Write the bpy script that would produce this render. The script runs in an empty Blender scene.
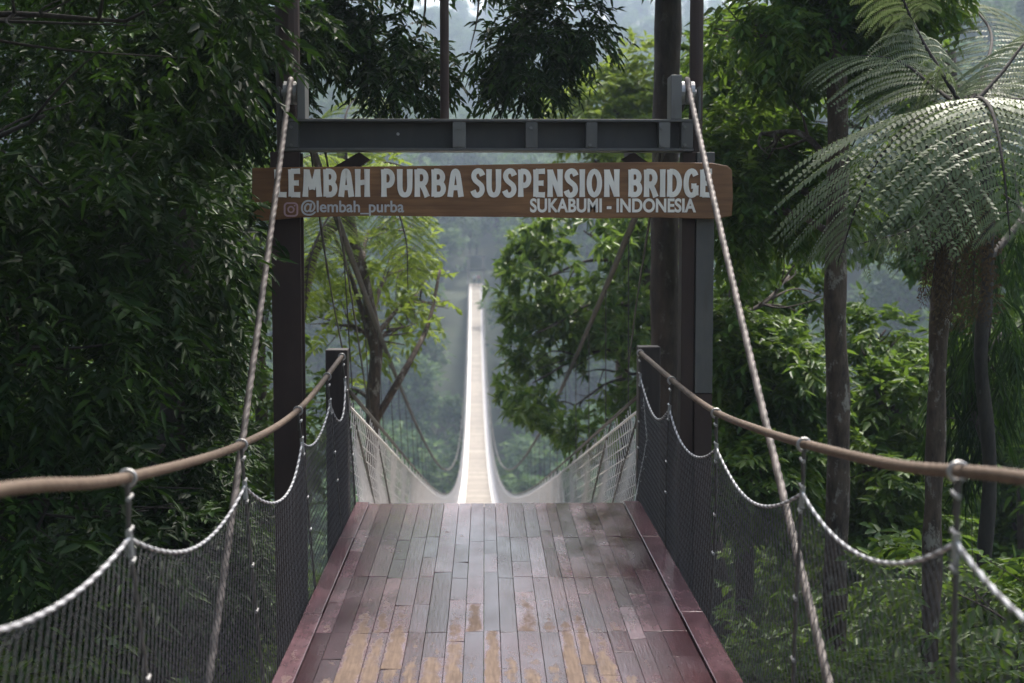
import bpy, math, random
import numpy as np
from mathutils import Vector, Matrix, Euler

random.seed(7)
RNG = np.random.default_rng(11)
sc = bpy.context.scene
COL = sc.collection

# ------------------------------------------------------------------ camera
F, CX, CY = 1422.0, 512.0, 341.5
CAM_Z = 1.75
PITCH = math.atan(112.5 / F)
YAW = -math.atan(27.0 / F)
cam_d = bpy.data.cameras.new("camera")
cam = bpy.data.objects.new("camera", cam_d)
COL.objects.link(cam)
cam.location = (0, 0, CAM_Z)
cam.rotation_euler = (math.pi / 2 - PITCH, 0, YAW)
cam_d.sensor_width = 36.0
cam_d.lens = F / 1024.0 * 36.0
cam_d.clip_start = 0.05
cam_d.clip_end = 3000
cam_d.dof.use_dof = True
cam_d.dof.focus_distance = 7.4
cam_d.dof.aperture_fstop = 3.0
sc.camera = cam
CAM_M = Euler((math.pi / 2 - PITCH, 0, YAW)).to_matrix()

# ------------------------------------------------------------------ light
SUN_EL, SUN_AZ = math.radians(58), math.radians(20)     # azimuth measured from +Y towards +X
SKY_STRENGTH = 0.085
world = bpy.data.worlds.new("World")
sc.world = world
world.use_nodes = True
wn = world.node_tree
wn.nodes.clear()
wo = wn.nodes.new("ShaderNodeOutputWorld")
wb = wn.nodes.new("ShaderNodeBackground")
ws = wn.nodes.new("ShaderNodeTexSky")
ws.sky_type = 'NISHITA'
ws.sun_disc = False
ws.sun_elevation = SUN_EL
ws.sun_rotation = SUN_AZ
ws.air_density = 1.2
ws.dust_density = 6.0
ws.ozone_density = 1.0
wh = wn.nodes.new("ShaderNodeHueSaturation")
wh.inputs["Saturation"].default_value = 0.75
wb.inputs["Strength"].default_value = SKY_STRENGTH
wn.links.new(ws.outputs[0], wh.inputs["Color"])
wn.links.new(wh.outputs[0], wb.inputs["Color"])
wn.links.new(wb.outputs[0], wo.inputs["Surface"])

sun_d = bpy.data.lights.new("sun", 'SUN')
sun_d.energy = 1.5
sun_d.angle = math.radians(12)
sun_d.color = (1.0, 0.95, 0.87)
sun = bpy.data.objects.new("sun", sun_d)
COL.objects.link(sun)
sdir = Vector((math.sin(SUN_AZ) * math.cos(SUN_EL), math.cos(SUN_AZ) * math.cos(SUN_EL), math.sin(SUN_EL)))
sun.rotation_euler = sdir.to_track_quat('Z', 'Y').to_euler()
sun.location = (0, 0, 60)

sc.view_settings.view_transform = 'Standard'
sc.view_settings.look = 'None'
sc.view_settings.gamma = 1.0
sc.view_settings.use_curve_mapping = False
sc.view_settings.exposure = 1.95
sc.render.engine = 'CYCLES'
sc.cycles.max_bounces = 6
sc.cycles.diffuse_bounces = 3
sc.cycles.glossy_bounces = 2
sc.cycles.transmission_bounces = 3
sc.cycles.volume_bounces = 1
sc.cycles.transparent_max_bounces = 6
sc.cycles.use_denoising = True
sc.cycles.use_adaptive_sampling = False
HAZE_DENSITY = 0.0008

# ------------------------------------------------------------------ helpers
def P(px, py, Y):
    """World point seen at pixel (px,py) at distance Y along the boardwalk."""
    d = CAM_M @ Vector(((px - CX) / F, -(py - CY) / F, -1.0))
    return Vector((0, 0, CAM_Z)) + d * (Y / d.y)

def floor_y(py, z=0.0):
    d = CAM_M @ Vector((0, -(py - CY) / F, -1.0))
    return d.y * (z - CAM_Z) / d.z

def V(*a):
    return np.array(a, float)

def link(name, me, mat=None, parent=None, loc=None):
    o = bpy.data.objects.new(name, me)
    COL.objects.link(o)
    if mat is not None and me is not None:
        me.materials.append(mat)
    if parent is not None:
        o.parent = parent
    if loc is not None:
        o.location = loc
    return o

def tag(o, label=None, cat=None, group=None, kind=None):
    if label: o["label"] = label
    if cat: o["category"] = cat
    if group: o["group"] = group
    if kind: o["kind"] = kind
    return o

def empty(name, loc, label=None, cat=None, group=None):
    o = bpy.data.objects.new(name, None)
    COL.objects.link(o)
    o.location = loc
    o.empty_display_size = 0.1
    return tag(o, label, cat, group)

def copy_thing(root, loc, rotz=0.0, scale=1.0, label=None):
    r = root.copy()
    COL.objects.link(r)
    r.location = loc
    r.rotation_euler = (0, 0, rotz)
    r.scale = (scale, scale, scale)
    if label: r["label"] = label
    for ch in root.children:
        c = ch.copy()
        COL.objects.link(c)
        c.parent = r
        for g in ch.children:
            d = g.copy()
            COL.objects.link(d)
            d.parent = c
    return r

class MB:
    """Collects vertices and faces, then links them as one mesh object."""
    def __init__(self):
        self.v, self.f, self.r, self.uv = [], [], [], []
    def add(self, verts, faces, rnd=0.5, uvs=None):
        b = len(self.v)
        self.v.extend([tuple(p) for p in verts])
        for i, f in enumerate(faces):
            self.f.append(tuple(b + k for k in f))
            self.r.append(rnd)
            self.uv.append(uvs[i] if uvs else None)
        return self
    def box(self, lo, hi, rnd=0.5, M=None):
        x0, y0, z0 = lo; x1, y1, z1 = hi
        vs = [(x0,y0,z0),(x1,y0,z0),(x1,y1,z0),(x0,y1,z0),(x0,y0,z1),(x1,y0,z1),(x1,y1,z1),(x0,y1,z1)]
        if M is not None:
            vs = [tuple(M @ Vector(p)) for p in vs]
        fs = [(0,3,2,1),(4,5,6,7),(0,1,5,4),(1,2,6,5),(2,3,7,6),(3,0,4,7)]
        u = [((0,0),)*4]*6
        return self.add(vs, fs, rnd)
    def tube(self, pts, rad, n=6, rnd=0.5, lobes=0, pitch=0.1, depth=0.18, caps=True, wob=0.0, twotone=False):
        pts = np.array([tuple(p) for p in pts], float)
        m = len(pts)
        rad = np.full(m, rad, float) if np.isscalar(rad) else np.array(rad, float)
        tan = np.gradient(pts, axis=0)
        tan /= np.linalg.norm(tan, axis=1)[:, None] + 1e-12
        ref = V(0, 0, 1) if abs(tan[0][2]) < 0.9 else V(1, 0, 0)
        nrm = ref - tan[0] * ref.dot(tan[0]); nrm /= np.linalg.norm(nrm)
        dist = np.concatenate([[0], np.cumsum(np.linalg.norm(np.diff(pts, axis=0), axis=1))])
        th = np.linspace(0, 2 * math.pi, n, endpoint=False)
        out = []
        for i in range(m):
            nrm = nrm - tan[i] * nrm.dot(tan[i]); nrm /= np.linalg.norm(nrm) + 1e-12
            bi = np.cross(tan[i], nrm)
            rr = np.full(n, rad[i])
            if lobes:
                rr = rr * (1 - depth + depth * np.abs(np.cos((th * lobes - dist[i] / pitch * 2 * math.pi * 1.0) / 2)))
            if wob:
                rr = rr * (1 + wob * np.sin(3 * th + dist[i] * 5.1) * np.sin(dist[i] * 3.3 + 1.0) + wob * np.sin(2 * th - dist[i] * 9.0))
            out.append(pts[i] + (np.cos(th) * rr)[:, None] * nrm + (np.sin(th) * rr)[:, None] * bi)
        vs = np.concatenate(out)
        fs = []
        for i in range(m - 1):
            a, b = i * n, (i + 1) * n
            for k in range(n):
                k2 = (k + 1) % n
                fs.append((a + k, a + k2, b + k2, b + k))
        if caps:
            fs.append(tuple(range(n - 1, -1, -1)))
            fs.append(tuple((m - 1) * n + k for k in range(n)))
        self.add(vs, fs, rnd)
        if twotone:
            b = len(self.r) - len(fs)
            for i in range(m - 1):
                for k in range(n):
                    ph = (th[k] * lobes - dist[i] / pitch * 2 * math.pi) / lobes
                    self.r[b + i * n + k] = 0.5 + 0.5 * math.cos(ph)
        return self
    def prism(self, outline, y0, y1, rnd=0.5):
        """Outline in the x,z plane pushed from y0 to y1."""
        n = len(outline)
        vs = [(x, y0, z) for x, z in outline] + [(x, y1, z) for x, z in outline]
        fs = [tuple(range(n)), tuple(range(2 * n - 1, n - 1, -1))]
        fs += [(k, n + k, n + (k + 1) % n, (k + 1) % n) for k in range(n)]
        return self.add(vs, fs, rnd)
    def mesh(self, name, smooth=False):
        me = bpy.data.meshes.new(name)
        me.from_pydata(self.v, [], self.f)
        at = me.attributes.new("rnd", 'FLOAT', 'FACE')
        at.data.foreach_set("value", np.array(self.r, np.float32))
        if any(u is not None for u in self.uv):
            ul = me.uv_layers.new(name="UVMap")
            flat = []
            for f, u in zip(self.f, self.uv):
                flat.extend(u if u is not None else [(0.5, 0.5)] * len(f))
            ul.data.foreach_set("uv", np.array(flat, np.float32).ravel())
        if smooth:
            me.polygons.foreach_set("use_smooth", [True] * len(me.polygons))
        me.update()
        return me
    def build(self, name, mat, parent=None, smooth=False, bevel=0.0):
        o = link(name, self.mesh(name, smooth), mat, parent)
        if bevel:
            b = o.modifiers.new("edges", 'BEVEL')
            b.width = bevel; b.segments = 2; b.limit_method = 'ANGLE'
        return o

def np_mesh(name, verts, faces, rnd):
    me = bpy.data.meshes.new(name)
    nv, (nf, k) = len(verts), faces.shape
    me.vertices.add(nv)
    me.vertices.foreach_set("co", verts.astype(np.float32).ravel())
    me.loops.add(nf * k)
    me.loops.foreach_set("vertex_index", faces.astype(np.int32).ravel())
    me.polygons.add(nf)
    me.polygons.foreach_set("loop_start", np.arange(0, nf * k, k, dtype=np.int32))
    at = me.attributes.new("rnd", 'FLOAT', 'FACE')
    at.data.foreach_set("value", rnd.astype(np.float32))
    me.update(calc_edges=True)
    me.validate()
    return me

def catmull(pts, n=8):
    p = [np.array(tuple(q), float) for q in pts]
    p = [2 * p[0] - p[1]] + p + [2 * p[-1] - p[-2]]
    out = []
    for i in range(1, len(p) - 2):
        for t in np.linspace(0, 1, n, endpoint=False):
            a, b, c, d = p[i-1], p[i], p[i+1], p[i+2]
            out.append(0.5 * (2*b + (c-a)*t + (2*a-5*b+4*c-d)*t*t + (3*b-a-3*c+d)*t**3))
    out.append(p[-2])
    return np.array(out)

# ------------------------------------------------------------------ materials
class N:
    def __init__(self, name):
        self.m = bpy.data.materials.new(name)
        self.m.use_nodes = True
        self.t = self.m.node_tree
        self.b = self.t.nodes["Principled BSDF"]
        self.out = self.t.nodes["Material Output"]
    def n(self, typ, **kw):
        nd = self.t.nodes.new(typ)
        for k, v in kw.items():
            setattr(nd, k, v)
        return nd
    def l(self, a, b):
        self.t.links.new(a, b)
    def attr(self, name="rnd"):
        a = self.n("ShaderNodeAttribute"); a.attribute_name = name
        return a.outputs["Fac"]
    def coord(self, scale=(1, 1, 1)):
        c = self.n("ShaderNodeTexCoord"); mp = self.n("ShaderNodeMapping")
        mp.inputs["Scale"].default_value = scale
        self.l(c.outputs["Object"], mp.inputs["Vector"])
        return mp.outputs[0]
    def noise(self, vec, scale, detail=4, rough=0.55):
        x = self.n("ShaderNodeTexNoise")
        x.inputs["Scale"].default_value = scale
        x.inputs["Detail"].default_value = detail
        x.inputs["Roughness"].default_value = rough
        self.l(vec, x.inputs["Vector"])
        return x.outputs["Fac"]
    def ramp(self, fac, stops):
        r = self.n("ShaderNodeValToRGB")
        e = r.color_ramp.elements
        while len(e) < len(stops): e.new(0.5)
        for i, (p, c) in enumerate(stops):
            e[i].position = p
            e[i].color = (*c, 1) if not np.isscalar(c) else (c, c, c, 1)
        self.l(fac, r.inputs["Fac"])
        return r.outputs["Color"]
    def math(self, op, a, b=None, clamp=False):
        x = self.n("ShaderNodeMath", operation=op); x.use_clamp = clamp
        for i, q in enumerate((a, b)):
            if q is None: continue
            if np.isscalar(q): x.inputs[i].default_value = q
            else: self.l(q, x.inputs[i])
        return x.outputs[0]
    def mix(self, fac, a, b, blend='MIX'):
        x = self.n("ShaderNodeMix", data_type='RGBA', blend_type=blend)
        for nm, q in ((0, fac), (6, a), (7, b)):
            if isinstance(q, tuple): x.inputs[nm].default_value = (*q, 1)
            elif np.isscalar(q): x.inputs[nm].default_value = q
            else: self.l(q, x.inputs[nm])
        return x.outputs[2]
    def bump(self, h, strength=0.4, dist=0.01):
        b = self.n("ShaderNodeBump")
        b.inputs["Strength"].default_value = strength
        b.inputs["Distance"].default_value = dist
        self.l(h, b.inputs["Height"])
        self.l(b.outputs[0], self.b.inputs["Normal"])
    def set(self, **kw):
        for k, v in kw.items():
            s = self.b.inputs[k]
            if isinstance(v, tuple): s.default_value = (*v, 1)
            elif np.isscalar(v): s.default_value = v
            else: self.l(v, s)
        return self

def leaf_mat(name, cols, trans=0.35, rough=0.45, spec=0.4, tcol=(0.12, 0.2, 0.03)):
    m = N(name)
    r = m.attr()
    nz = m.noise(m.coord(), 0.9, 2)
    f = m.math('ADD', m.math('MULTIPLY', r, 0.7), m.math('MULTIPLY', nz, 0.4), True)
    st = [(i / (len(cols) - 1) * 0.8 + 0.12, c) for i, c in enumerate(cols)]
    c = m.ramp(f, st)
    m.set(**{"Base Color": c, "Roughness": rough, "Specular IOR Level": spec})
    tr = m.n("ShaderNodeBsdfTranslucent")
    m.l(m.mix(0.55, c, tcol), tr.inputs["Color"])
    mx = m.n("ShaderNodeMixShader"); mx.inputs[0].default_value = trans
    m.l(m.b.outputs[0], mx.inputs[1]); m.l(tr.outputs[0], mx.inputs[2])
    m.l(mx.outputs[0], m.out.inputs["Surface"])
    return m.m

def bark_mat(name, dark, mid, pale, scale=14, cover=0.58, stretch=0.35):
    m = N(name)
    v = m.coord((1, 1, stretch))
    a = m.noise(v, scale, 6, 0.65)
    b = m.noise(m.coord((1, 1, 0.6)), 13, 6, 0.7)
    c = m.ramp(a, [(0.3, dark), (0.65, mid)])
    lich = m.ramp(b, [(cover, 0.0), (cover + 0.08, 1.0)])
    m.set(**{"Base Color": m.mix(m.math('MULTIPLY', lich, 0.75), c, pale), "Roughness": 0.85})
    m.bump(a, 0.7, 0.02)
    return m.m

M = {}
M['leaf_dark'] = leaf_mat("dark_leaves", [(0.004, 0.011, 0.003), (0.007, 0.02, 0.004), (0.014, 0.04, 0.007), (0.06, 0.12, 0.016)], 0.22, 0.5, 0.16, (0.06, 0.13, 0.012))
M['leaf_mid'] = leaf_mat("mid_green_leaves", [(0.015, 0.048, 0.008), (0.035, 0.1, 0.013), (0.13, 0.2, 0.028)], 0.42, 0.42, 0.3, (0.2, 0.3, 0.035))
M['leaf_lime'] = leaf_mat("yellow_green_leaves", [(0.06, 0.12, 0.018), (0.12, 0.19, 0.028), (0.21, 0.27, 0.04)], 0.5, 0.5, 0.3, (0.26, 0.33, 0.04))
M['leaf_shrub'] = leaf_mat("shrub_leaves", [(0.02, 0.06, 0.01), (0.05, 0.11, 0.016), (0.12, 0.19, 0.024)], 0.4, 0.45, 0.25, (0.18, 0.28, 0.03))
M['leaf_fern'] = leaf_mat("fern_fronds", [(0.06, 0.09, 0.04), (0.10, 0.14, 0.068), (0.165, 0.2, 0.11)], 0.35, 0.45, 0.35, (0.16, 0.22, 0.06))
M['leaf_broad'] = leaf_mat("broad_leaves", [(0.014, 0.045, 0.01), (0.04, 0.1, 0.018), (0.13, 0.21, 0.035), (0.2, 0.27, 0.06)], 0.4, 0.36, 0.45, (0.2, 0.3, 0.04))
M['leaf_dead'] = leaf_mat("dead_brown_fronds", [(0.04, 0.025, 0.015), (0.08, 0.055, 0.03), (0.12, 0.085, 0.05)], 0.2, 0.7, 0.15, (0.1, 0.07, 0.04))
M['leaf_far'] = leaf_mat("forest_leaves", [(0.02, 0.06, 0.022), (0.04, 0.1, 0.03), (0.14, 0.24, 0.04)], 0.3, 0.6, 0.15)
M['bark'] = bark_mat("brown_bark", (0.02, 0.014, 0.011), (0.065, 0.045, 0.034), (0.13, 0.12, 0.1), 14, 0.6)
M['bark_pale'] = bark_mat("mottled_bark", (0.02, 0.013, 0.009), (0.095, 0.066, 0.048), (0.25, 0.235, 0.2), 20, 0.55)
M['bark_dark'] = bark_mat("dark_bark", (0.012, 0.01, 0.008), (0.04, 0.032, 0.026), (0.09, 0.09, 0.08), 18, 0.62)

def metal(name, col, rough=0.5, spot=(0.2, 0.2, 0.2), amt=0.25, metallic=0.0):
    m = N(name)
    a = m.noise(m.coord((1, 1, 0.5)), 9, 5, 0.6)
    k = m.ramp(a, [(0.45, 0.0), (0.75, 1.0)])
    c = m.mix(m.math('MULTIPLY', k, amt), col, spot)
    st = m.ramp(m.noise(m.coord((1, 1, .12)), 22, 4, .6), [(.58, 0.0), (.72, .35)])
    c = m.mix(st, c, (col[0]*.55 + .02, col[1]*.5 + .008, col[2]*.45 + .004))
    m.set(**{"Base Color": c, "Roughness": rough, "Metallic": metallic})
    m.bump(a, 0.12, 0.004)
    return m.m
M['steel'] = metal("grey_painted_steel", (0.068, 0.068, 0.066), 0.5, (0.14, 0.13, 0.12), 0.4)
M['steel_web'] = metal("dark_grey_steel", (0.034, 0.034, 0.034), 0.6, (0.07, 0.065, 0.06), 0.4)
M['steel_pale'] = metal("pale_grey_steel", (0.135, 0.135, 0.13), 0.55, (0.09, 0.1, 0.08), 0.3)
M['post'] = metal("dark_brown_steel", (0.03, 0.016, 0.012), 0.75, (0.055, 0.032, 0.022), 0.5)
M['galv'] = metal("galvanised_steel", (0.34, 0.34, 0.34), 0.4, (0.2, 0.18, 0.16), 0.6, 0.5)

def rope_mat(name, a, b, rough=0.7, scale=30):
    m = N(name)
    k = m.noise(m.coord(), scale, 4)
    k2 = m.noise(m.coord(), 4.5, 5, .7)
    c = m.mix(m.math('MULTIPLY', k2, 0.8), m.ramp(k, [(0.3, a), (0.7, b)]), (a[0]*.7, a[1]*.62, a[2]*.55))
    m.set(**{"Base Color": c, "Roughness": rough})
    return m.m
M['handrail'] = rope_mat("brown_handrail_rope", (0.10, 0.066, 0.042), (0.185, 0.132, 0.095))
def two_tone(name, a, b):
    m = N(name)
    k = m.ramp(m.attr(), [(0.42, b), (0.52, a)])
    g = m.noise(m.coord(), 5, 3)
    m.set(**{"Base Color": m.mix(m.math('MULTIPLY', g, 0.5), k, (a[0]*.6, a[1]*.6, a[2]*.6)), "Roughness": 0.6})
    return m.m
M['cable'] = two_tone("weathered_main_cable", (0.2, 0.165, 0.145), (0.075, 0.06, 0.052))
M['white_rope'] = two_tone("white_and_dark_edge_rope", (0.62, 0.62, 0.64), (0.09, 0.09, 0.1))
M['net'] = rope_mat("black_netting", (0.07, 0.067, 0.075), (0.13, 0.125, 0.138), 0.5)
M['dark_rope'] = rope_mat("dark_rope", (0.05, 0.045, 0.04), (0.1, 0.09, 0.08))
M['pale_net'] = rope_mat("pale_bridge_netting", (0.58, 0.575, 0.58), (0.8, 0.79, 0.79))

def sheet_mat():
    m = N("pale_woven_net_sheet")
    k = m.noise(m.coord((1, 1, .4)), 9, 5)
    c = m.ramp(k, [(.3, (.74, .74, .74)), (.7, (.87, .87, .86))])
    m.set(**{"Base Color": c, "Roughness": .8})
    tr = m.n("ShaderNodeBsdfTranslucent"); m.l(c, tr.inputs["Color"])
    mx = m.n("ShaderNodeMixShader"); mx.inputs[0].default_value = .4
    m.l(m.b.outputs[0], mx.inputs[1]); m.l(tr.outputs[0], mx.inputs[2]); m.l(mx.outputs[0], m.out.inputs["Surface"])
    return m.m
M['net_sheet'] = sheet_mat()

def deck_mat():
    m = N("wet_deck_boards")
    uv = m.n("ShaderNodeUVMap"); uv.uv_map = "UVMap"
    sep = m.n("ShaderNodeSeparateXYZ"); m.l(uv.outputs[0], sep.inputs[0])
    u = sep.outputs[0]
    geo = m.n("ShaderNodeTexCoord"); ob = m.n("ShaderNodeSeparateXYZ"); m.l(geo.outputs["Object"], ob.inputs[0])
    r = m.attr()
    grain = m.noise(m.coord((9, 0.7, 1)), 9, 6, 0.6)
    blot = m.noise(m.coord((1.6, 0.8, 1)), 3.1, 4)
    wet = m.ramp(r, [(0.0, (0.034, 0.014, 0.018)), (0.35, (0.088, 0.040, 0.050)), (0.7, (0.15, 0.078, 0.092)), (1.0, (0.24, 0.15, 0.168))])  # wet wood tones; the sky's lavender sheen is painted into the lighter stops
    wet = m.mix(m.math('MULTIPLY', grain, 0.55), wet, (0.03, 0.016, 0.016))
    red = m.ramp(m.noise(m.coord((1, .5, 1)), 1.4, 2), [(0.56, 0.0), (0.68, 1.0)])
    wet = m.mix(m.math('MULTIPLY', red, 0.2), wet, (0.11, 0.035, 0.025))
    # dry tan patches on the middle of boards, wet seams between them
    seam = m.math('MULTIPLY', m.math('MULTIPLY', u, m.math('SUBTRACT', 1.0, u)), 4.0)
    near = m.n("ShaderNodeMapRange"); near.inputs[1].default_value = -2.0; near.inputs[2].default_value = -4.0
    near.inputs[3].default_value = 0.0; near.inputs[4].default_value = 1.0
    m.l(ob.outputs[1], near.inputs[0])
    patch = m.noise(m.coord((2.2, 1.0, 1)), 6.5, 6, 0.68)
    s = m.math('ADD', m.math('MULTIPLY', near.outputs[0], 0.54), m.math('MULTIPLY', patch, 0.9))
    s = m.math('ADD', s, m.math('MULTIPLY', seam, 0.24))
    s = m.math('ADD', s, m.math('MULTIPLY', r, 0.34))
    edge = m.n("ShaderNodeMapRange"); edge.inputs[1].default_value = 0.55; edge.inputs[2].default_value = 0.95
    edge.inputs[3].default_value = 0.0; edge.inputs[4].default_value = 0.5
    m.l(m.math('ABSOLUTE', m.math('SUBTRACT', ob.outputs[0], -0.03)), edge.inputs[0])
    s = m.math('SUBTRACT', s, edge.outputs[0])
    dry = m.ramp(s, [(0.98, 0.0), (1.06, 1.0)]) if False else m.ramp(m.math('SUBTRACT', s, 0.35), [(0.73, 0.0), (0.86, 1.0)])
    tan = m.mix(m.ramp(grain, [(.32, 0.0), (.62, 1.0)]), (0.06, 0.038, 0.027), (0.2, 0.14, 0.1))
    tan = m.mix(m.math('MULTIPLY', r, 0.55), tan, (0.12, 0.07, 0.045))
    tan = m.mix(m.ramp(m.noise(m.coord((3, 2, 1)), 8, 5, .7), [(.5, 0.0), (.72, .8)]), tan, (0.07, 0.042, 0.034))
    stain = m.ramp(m.noise(m.coord((2.5, 1.2, 1)), 2.6, 5, .65), [(.42, 0.0), (.66, .7)])
    wet = m.mix(stain, wet, (0.038, 0.02, 0.022))
    m.set(**{"Base Color": m.mix(dry, wet, tan)})
    rg = m.ramp(blot, [(0.3, 0.1), (0.7, 0.3)])
    rg = m.mix(dry, rg, (0.7, 0.7, 0.7))
    m.l(rg, m.b.inputs["Roughness"])
    m.set(**{"Specular IOR Level": 0.33})
    m.bump(m.math('ADD', m.math('MULTIPLY', grain, 0.6), m.math('MULTIPLY', blot, 0.8)), 0.3, 0.006)
    return m.m
M['deck'] = deck_mat()

def wood(name, a, b, rough=0.6, sc_=(0.6, 6, 9), scale=4):
    m = N(name)
    g = m.noise(m.coord(sc_), scale, 6, 0.6)
    p = m.noise(m.coord(), 2.0, 3)
    c = m.ramp(g, [(0.3, a), (0.7, b)])
    c = m.mix(m.ramp(p, [(0.45, 0.0), (0.7, 0.5)]), c, (a[0]*.6, a[1]*.55, a[2]*.5))
    m.set(**{"Base Color": c, "Roughness": rough})
    m.bump(g, 0.3, 0.005)
    return m.m
M['sign_wood'] = wood("sign_board_wood", (0.12, 0.048, 0.015), (0.27, 0.13, 0.048), 0.5)
M['letters'] = metal("white_letter_paint", (0.85, 0.82, 0.75), 0.6, (0.46, 0.43, 0.39), 0.5)
M['letters_pale'] = metal("thin_white_letter_paint", (0.5, 0.5, 0.5), 0.6, (0.36, 0.35, 0.34), 0.5)
M['icon_pink'] = metal("pale_pink_icon_paint", (0.42, 0.25, 0.26), 0.6, (0.4, 0.3, 0.3), 0.4)
M['end_post'] = wood("dark_post_wood", (0.018, 0.012, 0.011), (0.045, 0.03, 0.026), 0.6, (6, 6, 0.6), 5)
def walk_mat():
    m = N("pale_walkway_boards")
    g = m.noise(m.coord((3, .7, 1)), 6, 5); st = m.noise(m.coord((1, .12, 1)), 3, 4)
    c = m.ramp(m.attr(), [(0, (.15, .125, .10)), (.5, (.24, .205, .165)), (1, (.33, .29, .24))])
    c = m.mix(m.math('MULTIPLY', g, .6), c, (.16, .14, .12))
    c = m.mix(m.ramp(st, [(.5, 0.0), (.7, .5)]), c, (.13, .115, .1))
    m.set(**{"Base Color": c, "Roughness": .7})
    return m.m
M['walk_tan'] = walk_mat()
M['joist'] = wood("under_deck_wood", (0.03, 0.02, 0.016), (0.07, 0.05, 0.04), 0.8)
def plain(name, c, rough=0.8):
    m = N(name); k = m.noise(m.coord(), 12, 3)
    m.set(**{"Base Color": m.mix(k, (c[0]*.8, c[1]*.8, c[2]*.8), (c[0]*1.1, c[1]*1.1, c[2]*1.1)), "Roughness": rough})
    return m.m

def ground_mat():
    m = N("forest_floor")
    v = m.coord()
    a = m.noise(v, 0.35, 6, 0.65); b = m.noise(v, 6, 5)
    c = m.ramp(a, [(0.3, (0.02, 0.03, 0.012)), (0.6, (0.035, 0.055, 0.02)), (0.8, (0.06, 0.05, 0.03))])
    m.set(**{"Base Color": m.mix(m.math('MULTIPLY', b, 0.6), c, (0.025, 0.022, 0.014)), "Roughness": 0.95})
    m.bump(b, 0.8, 0.1)
    return m.m

# ------------------------------------------------------------------ terrain
PY = [-150, -30, 0, 8, 14, 25, 60, 100, 140, 185, 200, 215, 260, 330, 480, 640, 800]
PZ = [6, 0.5, -1.1, -1.9, -5, -11, -30, -37, -32, -12, -7.6, -7.0, 3, 12, 50, 92, 100]
def ground_z(x, y):
    x = np.asarray(x, float); y = np.asarray(y, float)
    z = np.interp(y, PY, PZ)
    k = np.interp(y, [-150, 0, 10, 40, 120, 190, 300, 420, 800], [.1, .12, .3, .3, .25, .55, .5, .12, 0])
    z = z + np.maximum(0, np.abs(x) - 7) * k * np.clip(1 - np.abs(x) / 900, 0.2, 1)
    calm = 1 - np.exp(-((x + 1.3) / 16) ** 2 - ((y - 202) / 26) ** 2)
    z = z + calm * np.clip(y / 80, 0.1, 6) * (0.9 * np.sin(x * .06 + y * .031) + 0.6 * np.sin(x * .13 - y * .09 + 1) + .35 * np.sin(x * .31 + y * .27))
    z = z - np.clip((x - 60) / 300, 0, 1) * np.clip((y - 300) / 300, 0, 1) * 55
    return np.maximum(z, -50)

def axis(a, b, n, pw):
    t = np.linspace(-1, 1, n)
    return np.sign(t) * np.abs(t) ** pw * b
gx = axis(0, 650, 111, 2.2)
gy = np.concatenate([np.linspace(-150, -10, 10), np.linspace(-6, 40, 36), np.linspace(43, 220, 50), np.linspace(226, 780, 50)])
GX, GY = np.meshgrid(gx, gy)
GZ = ground_z(GX, GY)
gv = np.stack([GX, GY, GZ], -1).reshape(-1, 3)
nx, ny = len(gx), len(gy)
ii, jj = np.meshgrid(np.arange(ny - 1), np.arange(nx - 1), indexing='ij')
a = (ii * nx + jj).ravel()
gf = np.stack([a, a + 1, a + nx + 1, a + nx], 1)
gme = np_mesh("ground", gv, gf, np.full(len(gf), .5))
gme.polygons.foreach_set("use_smooth", [True] * len(gf))
tag(link("ground", gme, ground_mat()), kind="structure")

# haze: one closed box of even air
hz = MB().box((-700, -170, -60), (700, 800, 160))
hm = bpy.data.materials.new("haze_air"); hm.use_nodes = True
ht = hm.node_tree; ht.nodes.clear()
ho = ht.nodes.new("ShaderNodeOutputMaterial"); hp = ht.nodes.new("ShaderNodeVolumePrincipled")
hp.inputs["Color"].default_value = (0.66, 0.80, 1.0, 1)
hp.inputs["Density"].default_value = HAZE_DENSITY
hp.inputs["Density Attribute"].default_value = ""
hp.inputs["Anisotropy"].default_value = 0.2
ht.links.new(hp.outputs[0], ho.inputs["Volume"])
hm.cycles.homogeneous_volume = True
tag(hz.build("haze", hm), "thin pale blue haze filling the valley", "haze", kind="stuff")

# ------------------------------------------------------------------ foliage
def leaf_block(base, d, nrm, L, W, fold=0.25, droop=0.12, simple=False):
    """Arrays of leaves -> verts, quads. d = direction, nrm = approx normal."""
    d = d / (np.linalg.norm(d, axis=1)[:, None] + 1e-9)
    s = np.cross(d, nrm); s /= (np.linalg.norm(s, axis=1)[:, None] + 1e-9)
    n2 = np.cross(s, d)
    L = L[:, None]; W = W[:, None]
    dz = np.array([0, 0, -1.0]) * L * droop
    n = len(base)
    if simple:
        vs = np.stack([base, base + d * L * .45 + s * W * .5, base + d * L + dz, base + d * L * .45 - s * W * .5], 1).reshape(-1, 3)
        fs = np.arange(n * 4).reshape(-1, 4)
        return vs, fs, 1
    up = n2 * W * fold
    vs = np.stack([base,
                   base + d * L * .30 + s * W * .48 + up, base + d * L * .65 + s * W * .38 + up * .8 + dz * .4,
                   base + d * L + dz,
                   base + d * L * .65 - s * W * .38 + up * .8 + dz * .4, base + d * L * .30 - s * W * .48 + up], 1).reshape(-1, 3)
    k = np.arange(n)[:, None] * 6
    fs = np.concatenate([k + np.array([[0, 1, 2, 3]]), k + np.array([[0, 3, 4, 5]])], 1).reshape(-1, 4)
    return vs, fs, 2

def unit(a):
    return a / (np.linalg.norm(a, axis=-1, keepdims=True) + 1e-9)

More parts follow.
